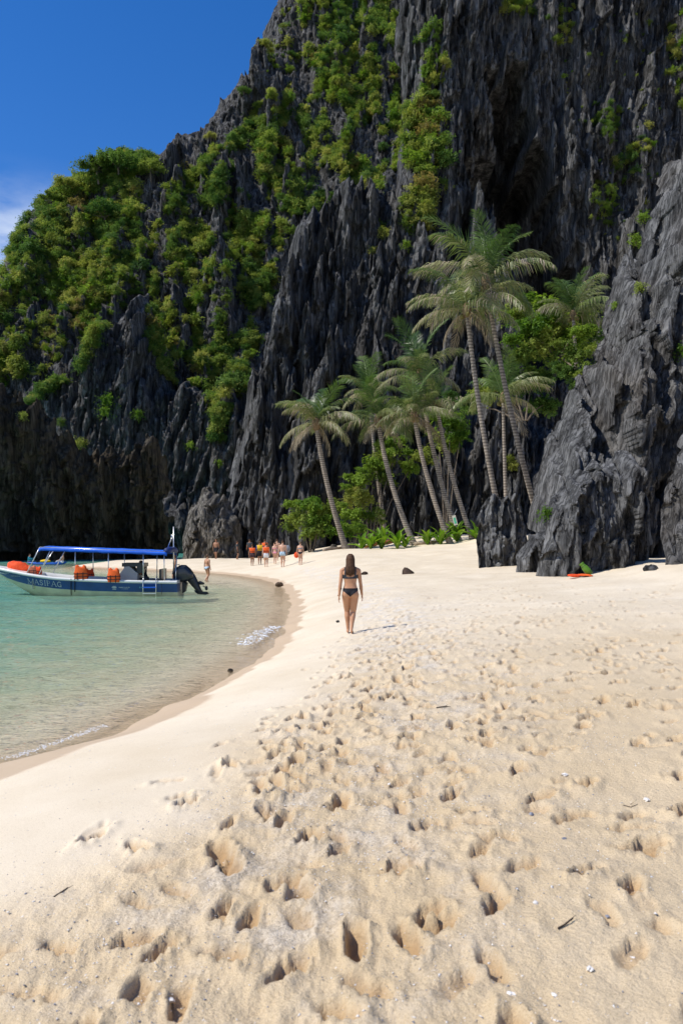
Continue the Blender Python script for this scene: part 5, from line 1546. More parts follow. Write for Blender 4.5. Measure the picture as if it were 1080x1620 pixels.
def body_mesh(name, H, sex='f', feet=((-0.045, 0.05, 0), (0.045, -0.05, 0)), hands=((-0.15, 0.02, 0.47), (0.15, -0.02, 0.47)), lean=0.0, voxel=0.02, turn=0.0, lift=(0, 0), bulk=1.0, seated=False):
    """one continuous figure facing +y, soles at z=0, all numbers in body heights"""
    mb = MB(); S = H
    f = sex == 'f'
    def T(p): return (p[0] * S, p[1] * S, p[2] * S)
    def lz(z): return lean * max(z - 0.5, 0)
    if f: rings = [(.455, .030, .040), (.475, .080, .060), (.50, .094, .066), (.53, .099, .068), (.56, .093, .062), (.60, .080, .053), (.635, .074, .050), (.67, .079, .054), (.72, .091, .060), (.76, .095, .056), (.79, .090, .046), (.812, .062, .038), (.83, .036, .033), (.855, .031, .032), (.885, .031, .034)]
    else: rings = [(.455, .030, .040), (.475, .078, .058), (.50, .090, .064), (.53, .092, .064), (.56, .088, .060), (.60, .083, .057), (.635, .085, .058), (.67, .094, .062), (.72, .107, .068), (.76, .113, .064), (.79, .106, .052), (.812, .074, .044), (.83, .044, .039), (.855, .039, .038), (.885, .038, .040)]
    loft(mb, [(0, lz(z) * S, z * S, rx * S * bulk, ry * S * bulk) for z, rx, ry in rings])
    ly = lz(0.95)
    mb.ell(T((0, ly + .008, .937)), T((.0445, .054, .064)), 16, 12)
    mb.ell(T((0, ly + .022, .905)), T((.033, .036, .034)), 12, 8)
    mb.ell(T((0, ly + .064, .928)), T((.009, .014, .015)), 8, 6)                        # nose
    for s in (-1, 1): mb.ell(T((s * .046, ly + .002, .933)), T((.006, .013, .018)), 8, 6)   # ears
    # buttocks, chest, shoulder blades
    for s in (-1, 1):
        mb.ell(T((s * .046, -.034, .500)), T((.052 if f else .046, .048 if f else .04, .054)), 12, 8)
        if f: mb.ell(T((s * .045, .048 + lz(.72), .725)), T((.040, .034, .036)), 12, 8)
        mb.ell(T((s * .055, -.030 + lz(.76), .755)), T((.036, .028, .045)), 10, 8)
        limb(mb, [T((s * .03, lz(.83), .832)), T((s * .098, lz(.8), .800))], [.026 * S, .028 * S], 10)
    for i, s in enumerate((-1, 1)):
        hip = Vector((s * .053, 0, .49)); ft = Vector(feet[i])
        ank = Vector((ft.x, ft.y, ft.z + .042 + lift[i] * .04))
        kn = two_bone(hip, ank, .232, .238, (0, 1, 0.0 if not seated else 1.0))
        tk = .056 if f else .056
        limb(mb, [T(hip), T(hip.lerp(kn, .35)), T(hip.lerp(kn, .8)), T(kn)], [tk * S * bulk, tk * .90 * S * bulk, .042 * S, .037 * S], 14)
        cb = kn.lerp(ank, .30) + Vector((0, -.007, 0))
        limb(mb, [T(kn), T(cb), T(kn.lerp(ank, .62)), T(ank)], [.036 * S, .0365 * S, .027 * S, .020 * S], 12)
        # foot: heel, arch, ball, toes
        up = lift[i] * .035
        hl = Vector((ft.x, ft.y - .022, ft.z + .016 + up)); bl = Vector((ft.x + s * .006, ft.y + .075, ft.z + .013)); to = Vector((ft.x + s * .008, ft.y + .108, ft.z + .009))
        limb(mb, [T(ank), T(hl)], [.020 * S, .016 * S], 10)
        limb(mb, [T(hl), T(hl.lerp(bl, .5) + Vector((0, 0, .006))), T(bl), T(to)], [.0165 * S, .018 * S, .019 * S, .010 * S], 10)
        sh = Vector((s * (.104 if f else .118), lz(.795), .793)); wr = Vector(hands[i])
        el = two_bone(sh, wr, .165, .150, (s * .35, -1, 0))
        limb(mb, [T(sh), T(sh.lerp(el, .45)), T(el)], [(.030 if f else .036) * S * bulk, (.026 if f else .031) * S, (.021 if f else .024) * S], 12)
        limb(mb, [T(el), T(el.lerp(wr, .3)), T(wr)], [(.0215 if f else .025) * S, (.0225 if f else .026) * S, (.0145 if f else .017) * S], 12)
        dv = (wr - el).normalized()
        hand(mb, T(wr), dv, s, S)
    me = mb.mesh(name)
    o = bpy.data.objects.new('tmp_body', me); COL.objects.link(o)
    md = o.modifiers.new('skin', 'REMESH'); md.mode = 'VOXEL'; md.voxel_size = voxel; md.use_smooth_shade = True
    sm_ = o.modifiers.new('soft', 'SMOOTH'); sm_.factor = 0.5; sm_.iterations = 3 if voxel < 0.01 else 2
    dg = bpy.context.evaluated_depsgraph_get(); dg.update()
    out = bpy.data.meshes.new_from_object(o.evaluated_get(dg)); out.name = name
    bpy.data.objects.remove(o); bpy.data.meshes.remove(me)
    out.materials.clear(); out.shade_smooth()
    return out

def shell(body, pred, off, name, mat, parent):
    """a garment: the skin faces where pred(x, y, z in body heights) holds, lifted off the body and given thickness"""
    n = len(body.vertices); co = np.zeros(n * 3, np.float32); body.vertices.foreach_get('co', co); co = co.reshape(-1, 3)
    no = np.zeros(n * 3, np.float32); body.vertices.foreach_get('normal', no); no = no.reshape(-1, 3)
    H = body['H']
    q = len(body.polygons); lt = np.zeros(q, np.int32); body.polygons.foreach_get('loop_total', lt)
    ls = np.zeros(q, np.int32); body.polygons.foreach_get('loop_start', ls)
    vi = np.zeros(len(body.loops), np.int32); body.loops.foreach_get('vertex_index', vi)
    F = np.stack([vi[ls + k] for k in range(4)], 1)[lt == 4]
    c = co[F].mean(1) / H
    F = F[pred(c[:, 0], c[:, 1], c[:, 2])]
    if len(F) == 0: return None
    used = np.unique(F); rm = np.full(n, -1); rm[used] = np.arange(len(used))
    a = co[used] + no[used] * off
    me = mesh_np(name, a, rm[F].astype(np.int32), smooth=True)
    o = link(name, me, mat, parent)
    sd_ = o.modifiers.new('cloth', 'SOLIDIFY'); sd_.thickness = max(off * 0.9, 0.002); sd_.offset = -1
    return o

def hair_short(H, parent, mat, ly=0.0, bun=False):
    mb = MB()
    vs_ = MB(); vs_.ell((0, (ly + .002) * H, .945 * H), (.050 * H, .057 * H, .062 * H), 16, 10)
    v = np.array(vs_.v); 
    k = (v[:, 1] / H > ly + .030) & (v[:, 2] / H < .965)
    v[k, 1] = np.minimum(v[k, 1], (ly + .034) * H)
    lo = v[:, 2] / H < .915
    v[lo, 2] = .915 * H + (v[lo, 2] - .915 * H) * 0.25
    vs_.v = [tuple(q) for q in v]
    if bun: vs_.ell((0, (ly - .055) * H, .955 * H), (.024 * H,) * 3, 10, 6)
    return vs_.build('hair', mat, parent, True)

def hair_long(H, parent, mat, zend=.735, ly=0.0, n=150):
    r = random.Random(4); mb = MB()
    cap = MB(); cap.ell((0, (ly + .000) * H, .945 * H), (.050 * H, .058 * H, .062 * H), 18, 12)
    v = np.array(cap.v); k = (v[:, 1] / H > ly + .028) & (v[:, 2] / H < .972); v[k, 1] = np.minimum(v[k, 1], (ly + .034) * H)
    mb.add([tuple(q) for q in v], cap.f)
    for i in range(n):
        a = math.radians(r.uniform(-108, 108))           # round the back and the sides of the head
        x0, y0 = .047 * math.sin(a), -.052 * math.cos(a)
        end = zend + abs(a) / 1.9 * 0.03 + r.uniform(-.02, .028)
        xe = x0 * r.uniform(0.75, 1.12) + r.uniform(-.006, .006); ye = min(y0 * 0.85, -.020) - .052 * r.uniform(0.7, 1.1)
        ye = -.060 - .020 * math.cos(a) * r.uniform(.5, 1.1)
        pts_ = [(x0 * .35 * H, (ly + y0 * .45) * H, 1.004 * H), (x0 * .85 * H, (ly + y0 * .92) * H, .978 * H), (x0 * 1.06 * H, (ly + y0 * 1.07) * H, .935 * H), (x0 * 1.05 * H, (ly + y0 * 1.02 - .004) * H, .880 * H),
                ((x0 * .6 + xe * .5) * H, (ly + (y0 + ye) * .5 - .012) * H, .83 * H), (xe * H, ye * H, (end + .04) * H), (xe * 1.02 * H, (ye + .003) * H, end * H)]
        w_ = r.uniform(.0050, .0085) * H
        mb.tube(pts_, [w_ * .7, w_, w_, w_, w_ * .95, w_ * .7, w_ * .15], 5)
    return mb.build('hair', mat, parent, True)

def face(H, parent, ly=0.0):
    for s in (-1, 1):
        mb = MB(); mb.ell((s * .018 * H, (ly + .056) * H, .938 * H), (.007 * H, .005 * H, .0045 * H), 8, 5); mb.build('eye', C_BLK, parent)
    mb = MB(); mb.ell((0, (ly + .056) * H, .898 * H), (.014 * H, .006 * H, .004 * H), 8, 5); mb.build('mouth', C_PNK, parent)

VEST_G = lambda x, y, z: (z > .60) & (z < .815) & (np.abs(x) < .125) & ~((np.abs(x) > .108) & (z < .77))
def dress(body, t_, outfit):
    H = body['H']
    for it in outfit:
        if it[0] == 'shorts': shell(body, lambda x, y, z: (z < .575) & (z > it[2]) & (np.abs(x) < .128), .010 * H, 'shorts', it[1], t_)
        if it[0] == 'skirt': shell(body, lambda x, y, z: (z < .60) & (z > .40) & (np.abs(x) < .128), .016 * H, 'skirt', it[1], t_)
        if it[0] == 'bottom': shell(body, lambda x, y, z: (z < .565) & (z > .462) & (np.abs(x) < .018 + .098 * np.clip((z - .468) / .075, 0, 1)), .004 * H, 'bikini_bottom', it[1], t_)
        if it[0] == 'top': shell(body, lambda x, y, z: ((z > .695) & (z < .735) & (np.abs(x) < .105)), .005 * H, 'bikini_top', it[1], t_)
        if it[0] == 'shirt': shell(body, lambda x, y, z: (z > .50) & (z < .82) & (np.abs(x) < .165) & ~((z < .70) & (np.abs(x) > .112)), .008 * H, 'shirt', it[1], t_)
        if it[0] == 'sleeves': shell(body, lambda x, y, z: (np.abs(x) > .104) & (z > .62) & (z < .81), .007 * H, 'sleeve', it[1], t_)
        if it[0] == 'vest':
            v = shell(body, VEST_G, .026 * H, 'life_vest', it[1], t_)
            for zz in (.635, .675):
                shell(body, lambda x, y, z: (np.abs(z - zz) < .009) & (np.abs(x) < .108), .031 * H, 'vest_strap', STRAPB, t_)

def person(label, px, pyf, pyh, facing, sex='m', skin=SK2, hair=('short', HAIR), outfit=(), voxel=0.022, pos=None, H=None, **kw):
    p = on_ground(px, pyf) if pos is None else Vector(pos)
    if H is None: H = (pyf - pyh) / FPX * p.y
    t_ = empty('person', p, facing)
    bm_ = body_mesh('body', H, sex, voxel=voxel * H / 1.7, **kw); bm_['H'] = H
    link('body', bm_, skin, t_)
    dress(bm_, t_, outfit)
    ly = kw.get('lean', 0.0) * 0.45
    if hair[0] == 'short': hair_short(H, t_, hair[1], ly)
    elif hair[0] == 'bun': hair_short(H, t_, hair[1], ly, True)
    elif hair[0] == 'long': hair_long(H, t_, hair[1], .80, ly, 40)
    face(H, t_, ly)
    tag(t_, label, 'person')
    return t_, H, p

WALK = lambda s, a=0.16: dict(feet=((-.045, .10 * s, 0), (.045, -.12 * s, 0)), hands=((-.15, -.10 * s, .475), (.15, .10 * s, .475)), lift=(0, max(s, 0) * .8) if s > 0 else (max(-s, 0) * .8, 0))
# --- the woman walking away up the beach
p = on_ground(554, 1002)
Hw = 125.0 / FPX * p.y
woman = empty('person', p, math.radians(-2))
wb_ = body_mesh('body', Hw, 'f', feet=((-.032, .085, 0), (.016, -.075, 0)), hands=((-.140, -.045, .478), (.146, .055, .486)), voxel=0.0065, lift=(0, .6)); wb_['H'] = Hw
link('body', wb_, SK1, woman)
def top_pred(x, y, z):
    ax_ = np.abs(x)
    band = (z > .692 + .10 * np.maximum(ax_ - .05, 0) * 0) & (z < .712 + .55 * np.maximum(ax_ - .028, 0)) & (z > .694) & (ax_ < .098) & (z < .745) & (y < .02)
    straps = (np.abs(ax_ - .062 - .04 * np.maximum(z - .75, 0)) < .0095) & (z > .72) & (z < .835)
    front = (y >= .02) & (z > .690) & (z < .765) & (ax_ < .092)
    return band | straps | front
def bot_pred(x, y, z):
    ax_ = np.abs(x)
    back = (y < 0) & (z < .572) & (z > .470) & (ax_ < .010 + .112 * np.clip((z - .478) / .088, 0, 1))
    band = (z < .572) & (z > .556) & (ax_ < .12)
    front = (y >= 0) & (z < .572) & (z > .458) & (ax_ < .020 + .085 * np.clip((z - .470) / .09, 0, 1))
    return back | band | front
shell(wb_, top_pred, .0045, 'bikini_top', C_CHAR, woman)
shell(wb_, bot_pred, .0045, 'bikini_bottom', C_BLK, woman)
hair_long(Hw, woman, HAIR, .735)
face(Hw, woman)
tag(woman, 'woman in dark bikini with long brown hair walking away up the beach', 'person')

# --- bathers further off
person('shirtless man in black shorts carrying a black bag beside the pale boulder', 342, 884, 853, math.radians(165), 'm', SK3, outfit=(('shorts', C_BLK, .36),), **WALK(0.6))
person('man in dark grey shirt and shorts standing right of the pale boulder', 375, 885, 856, math.radians(-80), 'm', SK3, outfit=(('shirt', C_DRK), ('shorts', C_BLK, .36)), **WALK(0.2))
person('person in dark shirt at the back left of the walking group', 395, 883, 853, math.radians(-10), 'm', SK3, outfit=(('shirt', C_DRK), ('shorts', C_BLK, .36)), **WALK(0.4))
person('person in orange life vest and dark skirt, leftmost vest of the group', 399, 895, 861, math.radians(0), 'f', SK3, outfit=(('skirt', C_MAR), ('vest', C_ORG)), **WALK(0.3))
person('person in yellow vest with blue sleeves between two orange vests', 411, 893, 856, math.radians(5), 'm', SK3, outfit=(('shorts', C_BLK, .36), ('sleeves', C_BLU), ('vest', C_YEL)), **WALK(-0.5))
person('person in orange vest mostly hidden behind the yellow vest', 419, 886, 853, math.radians(0), 'm', SK3, outfit=(('shorts', C_DRK, .36), ('vest', C_ORG)), **WALK(0.3))
person('person in orange vest and pale shorts in front of the group', 421, 897, 859, math.radians(4), 'm', SK2, outfit=(('shorts', C_WHT, .40), ('vest', C_ORG)), **WALK(0.5))
person('woman in pale pink bikini walking in the middle of the group', 435, 892, 858, math.radians(-5), 'f', SK2, ('bun', HAIR), outfit=(('bottom', C_PNK), ('top', C_PNK)), **WALK(0.4))
person('bare backed man behind the woman in the pink bikini', 438, 887, 853, math.radians(0), 'm', SK2, outfit=(('shorts', C_GRY, .38),), **WALK(0.2))
person('shirtless man in pale blue shorts walking with a grey bag', 447, 897, 855, math.radians(-6), 'm', SK2, outfit=(('shorts', C_PBL, .43),), **WALK(0.15))
person('woman in black bikini carrying a red vest, rightmost of the walkers', 475, 894, 857, math.radians(-8), 'f', SK2, ('bun', HAIRL), outfit=(('bottom', C_BLK), ('top', C_GRY)), **WALK(0.15))
gp = Vector(((328 - 540) / FPX * 47.5, 47.5, -0.07))
person('woman in pale blue bikini bottom wading in the shallows behind the outboard', 328, 920, 877, math.radians(-35), 'f', SK1, ('bun', HAIRL), outfit=(('bottom', C_PBL), ('top', SK1)), pos=gp, H=1.66, feet=((-.045, .04, 0), (.045, -.14, .01)), hands=((-.20, .06, .50), (.14, .02, .49)), lift=(0, .9))
mp_b = Vector(((277 - 540) / FPX * 46.5, 46.5, -0.15))
person('shirtless man standing in the water just behind the outboard', 277, 920, 879, math.radians(110), 'm', SK3, outfit=(('shorts', C_BLK, .36),), pos=mp_b, H=1.70, **WALK(0.1))
# carried things
def bag(p, s, mat, label, nm='bag', cat='bag'):
    mb = MB(); mb.ell((0, 0, 0), (0.5 * s, 0.3 * s, 0.62 * s), 16, 10)
    v = np.array(mb.v); v += 0.06 * s * np.stack([perlin(v[:, 0] * 5 / s, v[:, 2] * 5 / s, k) for k in (1, 2, 3)], 1); mb.v = [tuple(q) for q in v]
    t_ = empty(nm, p); mb.build('sack', mat, t_, True)
    h_ = MB(); h_.tube([(-0.2 * s, 0, 0.5 * s), (-0.1 * s, 0, 0.85 * s), (0.1 * s, 0, 0.85 * s), (0.2 * s, 0, 0.5 * s)], 0.04 * s, 6); h_.build('handle', STRAPB, t_)
    tag(t_, label, cat)
def at_person(px, py, pyf): p = on_ground(px, pyf); return W(px, py, p.y - 0.1)
bag(at_person(349, 872, 884), 0.36, C_BLK, 'black bag in the hand of the shirtless man by the boulder')
bag(at_person(455, 868, 893), 0.40, C_GRY, 'grey bag swinging beside the man in pale blue shorts')
bag(at_person(469, 878, 893), 0.34, REDOR, 'red and black vest dangling from the hand of the walker in black bikini', 'carried_vest', 'life vest')
# skipper at the helm: sits on the black seat
def seated(label, pos, rz, H, sex, skin, outfit, lean=0.25, hands=((-.10, .24, .60), (.10, .24, .60)), hair=('short', HAIR), feet=((-.05, .30, .18), (.05, .30, .18)), drop=0.0):
    return person(label, 0, 0, 0, rz, sex, skin, hair, outfit, pos=pos, H=H, feet=feet, hands=hands, lean=lean, seated=True)
hp = on_boat(231, 0, 0.0); 
seated('skipper in dark clothes bent over the helm under the blue canopy', (hp.x - 0.0, bw.y, bw.z + 0.68 - 0.47 * 1.62), math.radians(90), 1.62, 'm', SK3, (('shirt', C_BLK), ('shorts', C_DRK, .30)), lean=0.30)
# --- kayak with two paddlers over by the spit
KAY = simple('kayak_blue', (0.015, 0.10, 0.42), 0.4, 0.15, 2.0)
kx = W(75, 0, 80.0); kay = empty('kayak', (kx.x, 80.0, 0.0), math.radians(4))
mb = MB(); st = []
for i in range(15):
    u = -1 + 2 * i / 14; w_ = 0.42 * (1 - abs(u) ** 2.6) + 0.01
    st.append((u * 2.0, w_, 0.10 + 0.16 * abs(u) ** 3))
n = 12; vs_ = []; fs = []
for (x, w_, zt) in st:
    for k in range(n):
        a = 2 * math.pi * k / n
        vs_.append((x, w_ * math.cos(a), zt + (0.12 if math.sin(a) > 0 else 0.20) * math.sin(a) * min(1, w_ / 0.2)))
for i in range(14):
    for k in range(n): k2 = (k + 1) % n; fs.append((i * n + k, (i + 1) * n + k, (i + 1) * n + k2, i * n + k2))
mb.add(vs_, fs); mb.build('hull', KAY, kay, True)
mb = MB().box((0.75, 0, 0.30), (0.08, 0.5, 0.30)); mb.box((-0.95, 0, 0.30), (0.08, 0.5, 0.3)); mb.build('seat_back', C_BLK, kay)
tag(kay, 'blue sit on top kayak floating at the left end of the spit', 'kayak')
seated('bare chested paddler sitting at the right end of the blue kayak', (kx.x + 1.55, 80.0, 0.22 - 0.47 * 1.6), math.radians(90), 1.6, 'm', SK2, (('shorts', C_WHT, .30),), lean=-0.1, hands=((-.09, .22, .62), (.09, .24, .62)), feet=((-.05, .42, .46), (.05, .42, .46)))
seated('paddler in teal shirt and cap sitting at the left end of the blue kayak', (kx.x - 1.85, 80.0, 0.22 - 0.47 * 1.6), math.radians(-90), 1.6, 'm', SK2, (('shirt', C_TEA), ('sleeves', C_TEA), ('shorts', C_DRK, .30)), lean=0.15, hands=((-.09, .22, .70), (.09, .26, .72)), feet=((-.05, .42, .46), (.05, .42, .46)))
mb = MB(); mb.ell((0, 0, 0), (0.55, 0.22, 0.17), 14, 8); o = mb.build('dry_bag', C_YEL, None, True, (kx.x - 0.15, 79.95, 0.34)); tag(o, 'yellow bag lying amidships on the blue kayak', 'bag')
# ------------------------------------------------------------------ things on the sand
def rock_mesh(name, r, seed, rough=0.25, sub=3):
    bm = bmesh.new(); bmesh.ops.create_icosphere(bm, subdivisions=sub, radius=1.0)
    me = bpy.data.meshes.new(name); bm.to_mesh(me); bm.free()
    n = len(me.vertices); co = np.zeros(n * 3, np.float32); me.vertices.foreach_get('co', co); co = co.reshape(-1, 3).astype(np.float64)
    d = 1 + rough * (fbm(co[:, 0] * 1.3 + seed, co[:, 1] * 1.3 + co[:, 2] * 0.9, seed, 3)) + rough * 0.6 * facet(co[:, 0] + 0.5 * co[:, 2], co[:, 1] + 0.4 * co[:, 2], 0.8, 0.8, seed)
    co = co * d[:, None] * np.array(r)
    me.vertices.foreach_set('co', co.astype(np.float32).ravel()); me.update()
    return me
STONE_B = rock_mat('basalt_brown', (0.05, 0.035, 0.026), (0.14, 0.10, 0.08), (0.12, 0.08, 0.06), 0.3, s=6.0, bump=0.02)
def put_rock(name, px, py, rpx, mat, label, cat, seed, sink=0.25, rz=0.0, pos=None):
    p = on_ground(px, py) if pos is None else pos
    k = p.y / FPX
    r = (rpx[0] * k, rpx[1] * k, rpx[2] * k)
    o = link(name, rock_mesh(name, r, seed), mat, None, (p.x, p.y + r[1] * 0.4, p.z + r[2] * (1 - 2 * sink)), (0, 0, rz))
    tag(o, label, cat); return o
# dark wedge of stone
p = on_ground(645, 908); k = p.y / FPX
mb = MB(); pr = [(-9.5, -1), (-9, 6), (-6, 10.5), (-1, 10), (5, 6), (10, 2.5), (9.5, 0.5), (2, -1)]
vs_ = []; ys = (-6, -4, 0, 4, 6); tp = (0.55, 0.9, 1, 0.9, 0.5)
for y, s in zip(ys, tp): vs_ += [((x * s) * k, y * k, (z * s) * k) for x, z in pr]
n = len(pr); fs = [(i * n + q, i * n + (q + 1) % n, (i + 1) * n + (q + 1) % n, (i + 1) * n + q) for i in range(4) for q in range(n)] + [tuple(range(n))[::-1], tuple(4 * n + q for q in range(n))]
mb.add(vs_, fs); o = mb.build('beach_rock', STONE_B, None, False, p); bv = o.modifiers.new('worn', 'BEVEL'); bv.width = 0.03; bv.segments = 2
tag(o, 'dark wedge shaped rock lying alone on pale sand right of the woman', 'rock')
put_rock('beach_rock', 577, 909, (5, 4, 3.2), STONE_B, 'small dark rock just behind the right arm of the woman', 'rock', 3)
put_rock('coconut_husk', 441, 928, (6, 5, 4.5), simple('wet_husk', (0.09, 0.06, 0.035), 0.8, 0.4, 9.0, bump=0.02), 'brown husk washed up at the edge of the swash', 'husk', 4, 0.1)
put_rock('shore_stone', 364, 1060, (4.5, 4, 3.5), ROCK_PALE, 'pale stone in the last ripple of the shallows', 'stone', 5, 0.0)
put_rock('shore_stone', 556, 958, (2.0, 2, 1.3), STONE_B, 'small brown stone on smooth sand left of the woman', 'stone', 15, 0.1, pos=on_ground(536, 943))
put_rock('shore_stone', 534, 985, (3, 3, 2), ROCK_PALE, 'little tan stone near the feet of the woman', 'stone', 16, 0.1)
# pale rubble along the tree line left of the shrub
rub = [(470, 868, 7), (487, 865, 9), (500, 868, 6), (528, 866, 6), (540, 862, 9), (556, 864, 7), (505, 858, 10)]
rlab = ['grey stone at the left end of the rubble, nearest the walkers', 'pale limestone block left of the shrub foot', 'small grey stone on the sand before the shrub', 'small pale stone left of the palm foot', 'grey limestone block right before the palm foot', 'pale stone at the right end of the rubble', 'largest grey stone, tucked under the shrub']
for i, (px, py, r_) in enumerate(rub):
    put_rock('rubble_stone', px, py, (r_, r_ * 0.8, r_ * 0.55), ROCK_PALE if i % 2 else ROCK_NEAR, rlab[i], 'rubble', 30 + i, 0.25, i * 1.3)['group'] = 'rubble under the shrub'
# broken pieces fallen at the foot of the crag
crub = [(792, 896, 9, 'grey block half buried before the crag column'), (848, 892, 11, 'rounded stone in the gap between crag column and crag foot'),
        (866, 902, 7, 'grey stone at the left toe of the overhanging crag foot'), (1030, 902, 12, 'grey boulder in the cleft between crag foot and the last crag')]
for i, (px, py, r_, lab) in enumerate(crub):
    put_rock('fallen_stone', px, py, (r_, r_ * 0.8, r_ * 0.6), ROCK_NEAR, lab, 'stone', 130 + i, 0.42, i * 1.7)['group'] = 'stones fallen from the crag'
# driftwood
DRIFT = simple('driftwood_pale', (0.34, 0.27, 0.20), 0.9, 0.3, 6.0, 0.1, bump=0.02); DRIFT_O = simple('fresh_split_wood', (0.34, 0.13, 0.045), 0.85, 0.35, 5.0, 0.1, bump=0.02)
def log(a, b, r0, r1, mat, label, bend=0.1, branches=2):
    a = on_ground(*a); b2 = on_ground(*b); t_ = empty('driftwood_log', a); d = b2 - a
    mb = MB(); pts_ = []; rad = []
    for i in range(9):
        s = i / 8; q = d * s; q.z = gz(a.x + q.x, a.y + q.y) - a.z + r0 * 0.6 + bend * math.sin(math.pi * s) + 0.03 * math.sin(i * 2.1)
        pts_.append(q); rad.append((r0 + (r1 - r0) * s) * (1 + 0.12 * math.sin(i * 1.7)))
    mb.tube(pts_, rad, 9); mb.build('stem', mat, t_, True)
    for k in range(branches):
        q = pts_[3 + 2 * k]; mb = MB(); mb.tube([q, q + Vector((0.15, 0.1, 0.35)), q + Vector((0.35, 0.1, 0.5))], [r1 * 0.6, r1 * 0.4, r1 * 0.15], 6); mb.build('branch', mat, t_, True)
    tag(t_, label, 'driftwood')
log((578, 867), (622, 858), 0.10, 0.22, DRIFT_O, 'rust coloured split log end resting on the sand before the seedlings', 0.15, 0)
log((512, 872), (578, 865), 0.13, 0.09, DRIFT, 'long grey driftwood log lying below the shrub', 0.05, 2)
log((655, 863), (700, 859), 0.15, 0.10, DRIFT, 'bleached log lying left of the palm trio', 0.05, 1)
# notice board on the palm
p = W(719, 823, 59.2); t_ = empty('sign_board', p); t_.rotation_euler = (0, math.radians(-14), 0)
MB().box((0, 0, 0), (0.27, 0.03, 0.74)).build('board', simple('sign_cream', (0.62, 0.60, 0.50), 0.6, 0.1), t_)
MB().box((0, -0.018, -0.03), (0.17, 0.012, 0.46)).build('sign_panel', simple('sign_green', (0.10, 0.46, 0.28), 0.5, 0.1), t_)
mb = MB(); mb.tube([(0, 0, 0.36), (0.35, 0.05, 0.75)], 0.008, 5); mb.build('cord', C_WHT, t_)
tag(t_, 'narrow green and cream notice board hung on the palm trio', 'sign')
# green dry bag and red vest at the foot of the crag
p = on_ground(922, 913); k = p.y / FPX * 0.85
DRY = simple('dry_bag_green', (0.08, 0.19, 0.016), 0.5, 0.25, 8.0, 0.3, bump=0.02, bscale=14.0)
t_ = empty('dry_bag', p + Vector((0.02, -0.15, 0)))
mb = MB(); a = Vector((10, 0, 5)) * k; b2 = Vector((-6, 6, 26)) * k
mb.tube([a.lerp(b2, s) for s in (0, 0.05, 0.3, 0.6, 0.78, 0.86, 0.95, 1.0)], [q * k for q in (3.5, 5.8, 6.6, 6.2, 4.8, 3.8, 5.2, 4.0)], 12); mb.build('sack', DRY, t_, True)
mb = MB(); mb.tube([a.lerp(b2, 0.72), a.lerp(b2, 0.74)], 5.6 * k, 12); mb.build('strap', STRAPB, t_)
tag(t_, 'green dry bag leaning on the foot of the crag', 'bag')
t_ = empty('folded_vest', p + Vector((-0.25, -0.42, 0.02)), 0.2)
for q, (dx, dy, rz) in enumerate(((-0.18, 0, 0.2), (0.22, 0.06, -0.1))):
    mb = MB(); mb.ell((0, 0, 0), (0.30, 0.15, 0.055), 16, 6); mb.build('vest_panel', REDOR if q == 0 else ORANGE, t_, True, (dx, dy, 0.05), (0.1, 0.05, rz))
MB().box((0.02, -0.1, 0.03), (0.5, 0.04, 0.02)).build('strap', STRAPB, t_)
tag(t_, 'flattened red orange vest on the sand under the green dry bag', 'life vest')

# surface height with footprints
def surf_z(x, y):
    r = math.hypot(x, y - OY); a = math.atan2(x, y - OY)
    i = min(np.searchsorted(RR, r), nr - 1); j = min(np.searchsorted(TH, a), ntn - 1)
    return float(GZ[i, j])
CORAL = simple('coral_white', (0.74, 0.71, 0.66), 0.8, 0.12, 30.0, 0.2, bump=0.004, bscale=120.0); SHELL_G = simple('coral_grey', (0.24, 0.25, 0.29), 0.8, 0.3, 30.0); STICK = simple('dead_twig', (0.055, 0.04, 0.03), 0.9, 0.4, 20.0)
cor = [(892, 1227, 6, 'white'), (1022, 1267, 6, 'white'), (807, 1577, 9, 'white'), (846, 1430, 6, 'white'), (840, 1291, 6, 'grey'), (876, 1575, 6, 'white'), (270, 1575, 8, 'white'), (933, 1536, 8, 'white'), (1027, 1388, 6, 'white'), (892, 1329, 5, 'grey'),
       (960, 1443, 5, 'grey'), (1000, 1508, 5, 'white'), (540, 1450, 4, 'white'), (615, 1243, 4, 'white')]
clab = ['white coral lump on clean sand at the right, upper of its pair', 'white coral pebble at the right below the upper coral lump', 'largest white coral chunk at the bottom, right of centre', 'pale coral bit above the long footprint at right', 'bluish grey flake on smooth sand right of centre',
        'white coral chunk just right of the largest chunk', 'white coral chunk at the bottom left', 'flat white coral cluster near the lower right pit', 'white coral bit at the right edge of the sand', 'thin grey flake below the bluish flake',
        'dark grey flake near the twig at lower right', 'white coral bit at the lower right edge', 'tiny white coral bit in the trampled middle', 'tiny white coral bit far up the trampled band']
for i, ((px, py, r_, c_), lab) in enumerate(zip(cor, clab)):
    p = on_ground(px, py, 1.5); p.z = surf_z(p.x, p.y); k = p.y / FPX
    o = link('coral_fragment', rock_mesh('coral_fragment', (r_ * k * 0.8, r_ * k * 0.6, r_ * k * 0.4), 60 + i, 0.55, 2), CORAL if c_ == 'white' else SHELL_G, None, p + Vector((0, 0, r_ * k * 0.3)), (0, 0, i * 1.1))
    tag(o, lab, 'coral', 'larger coral bits on the sand')
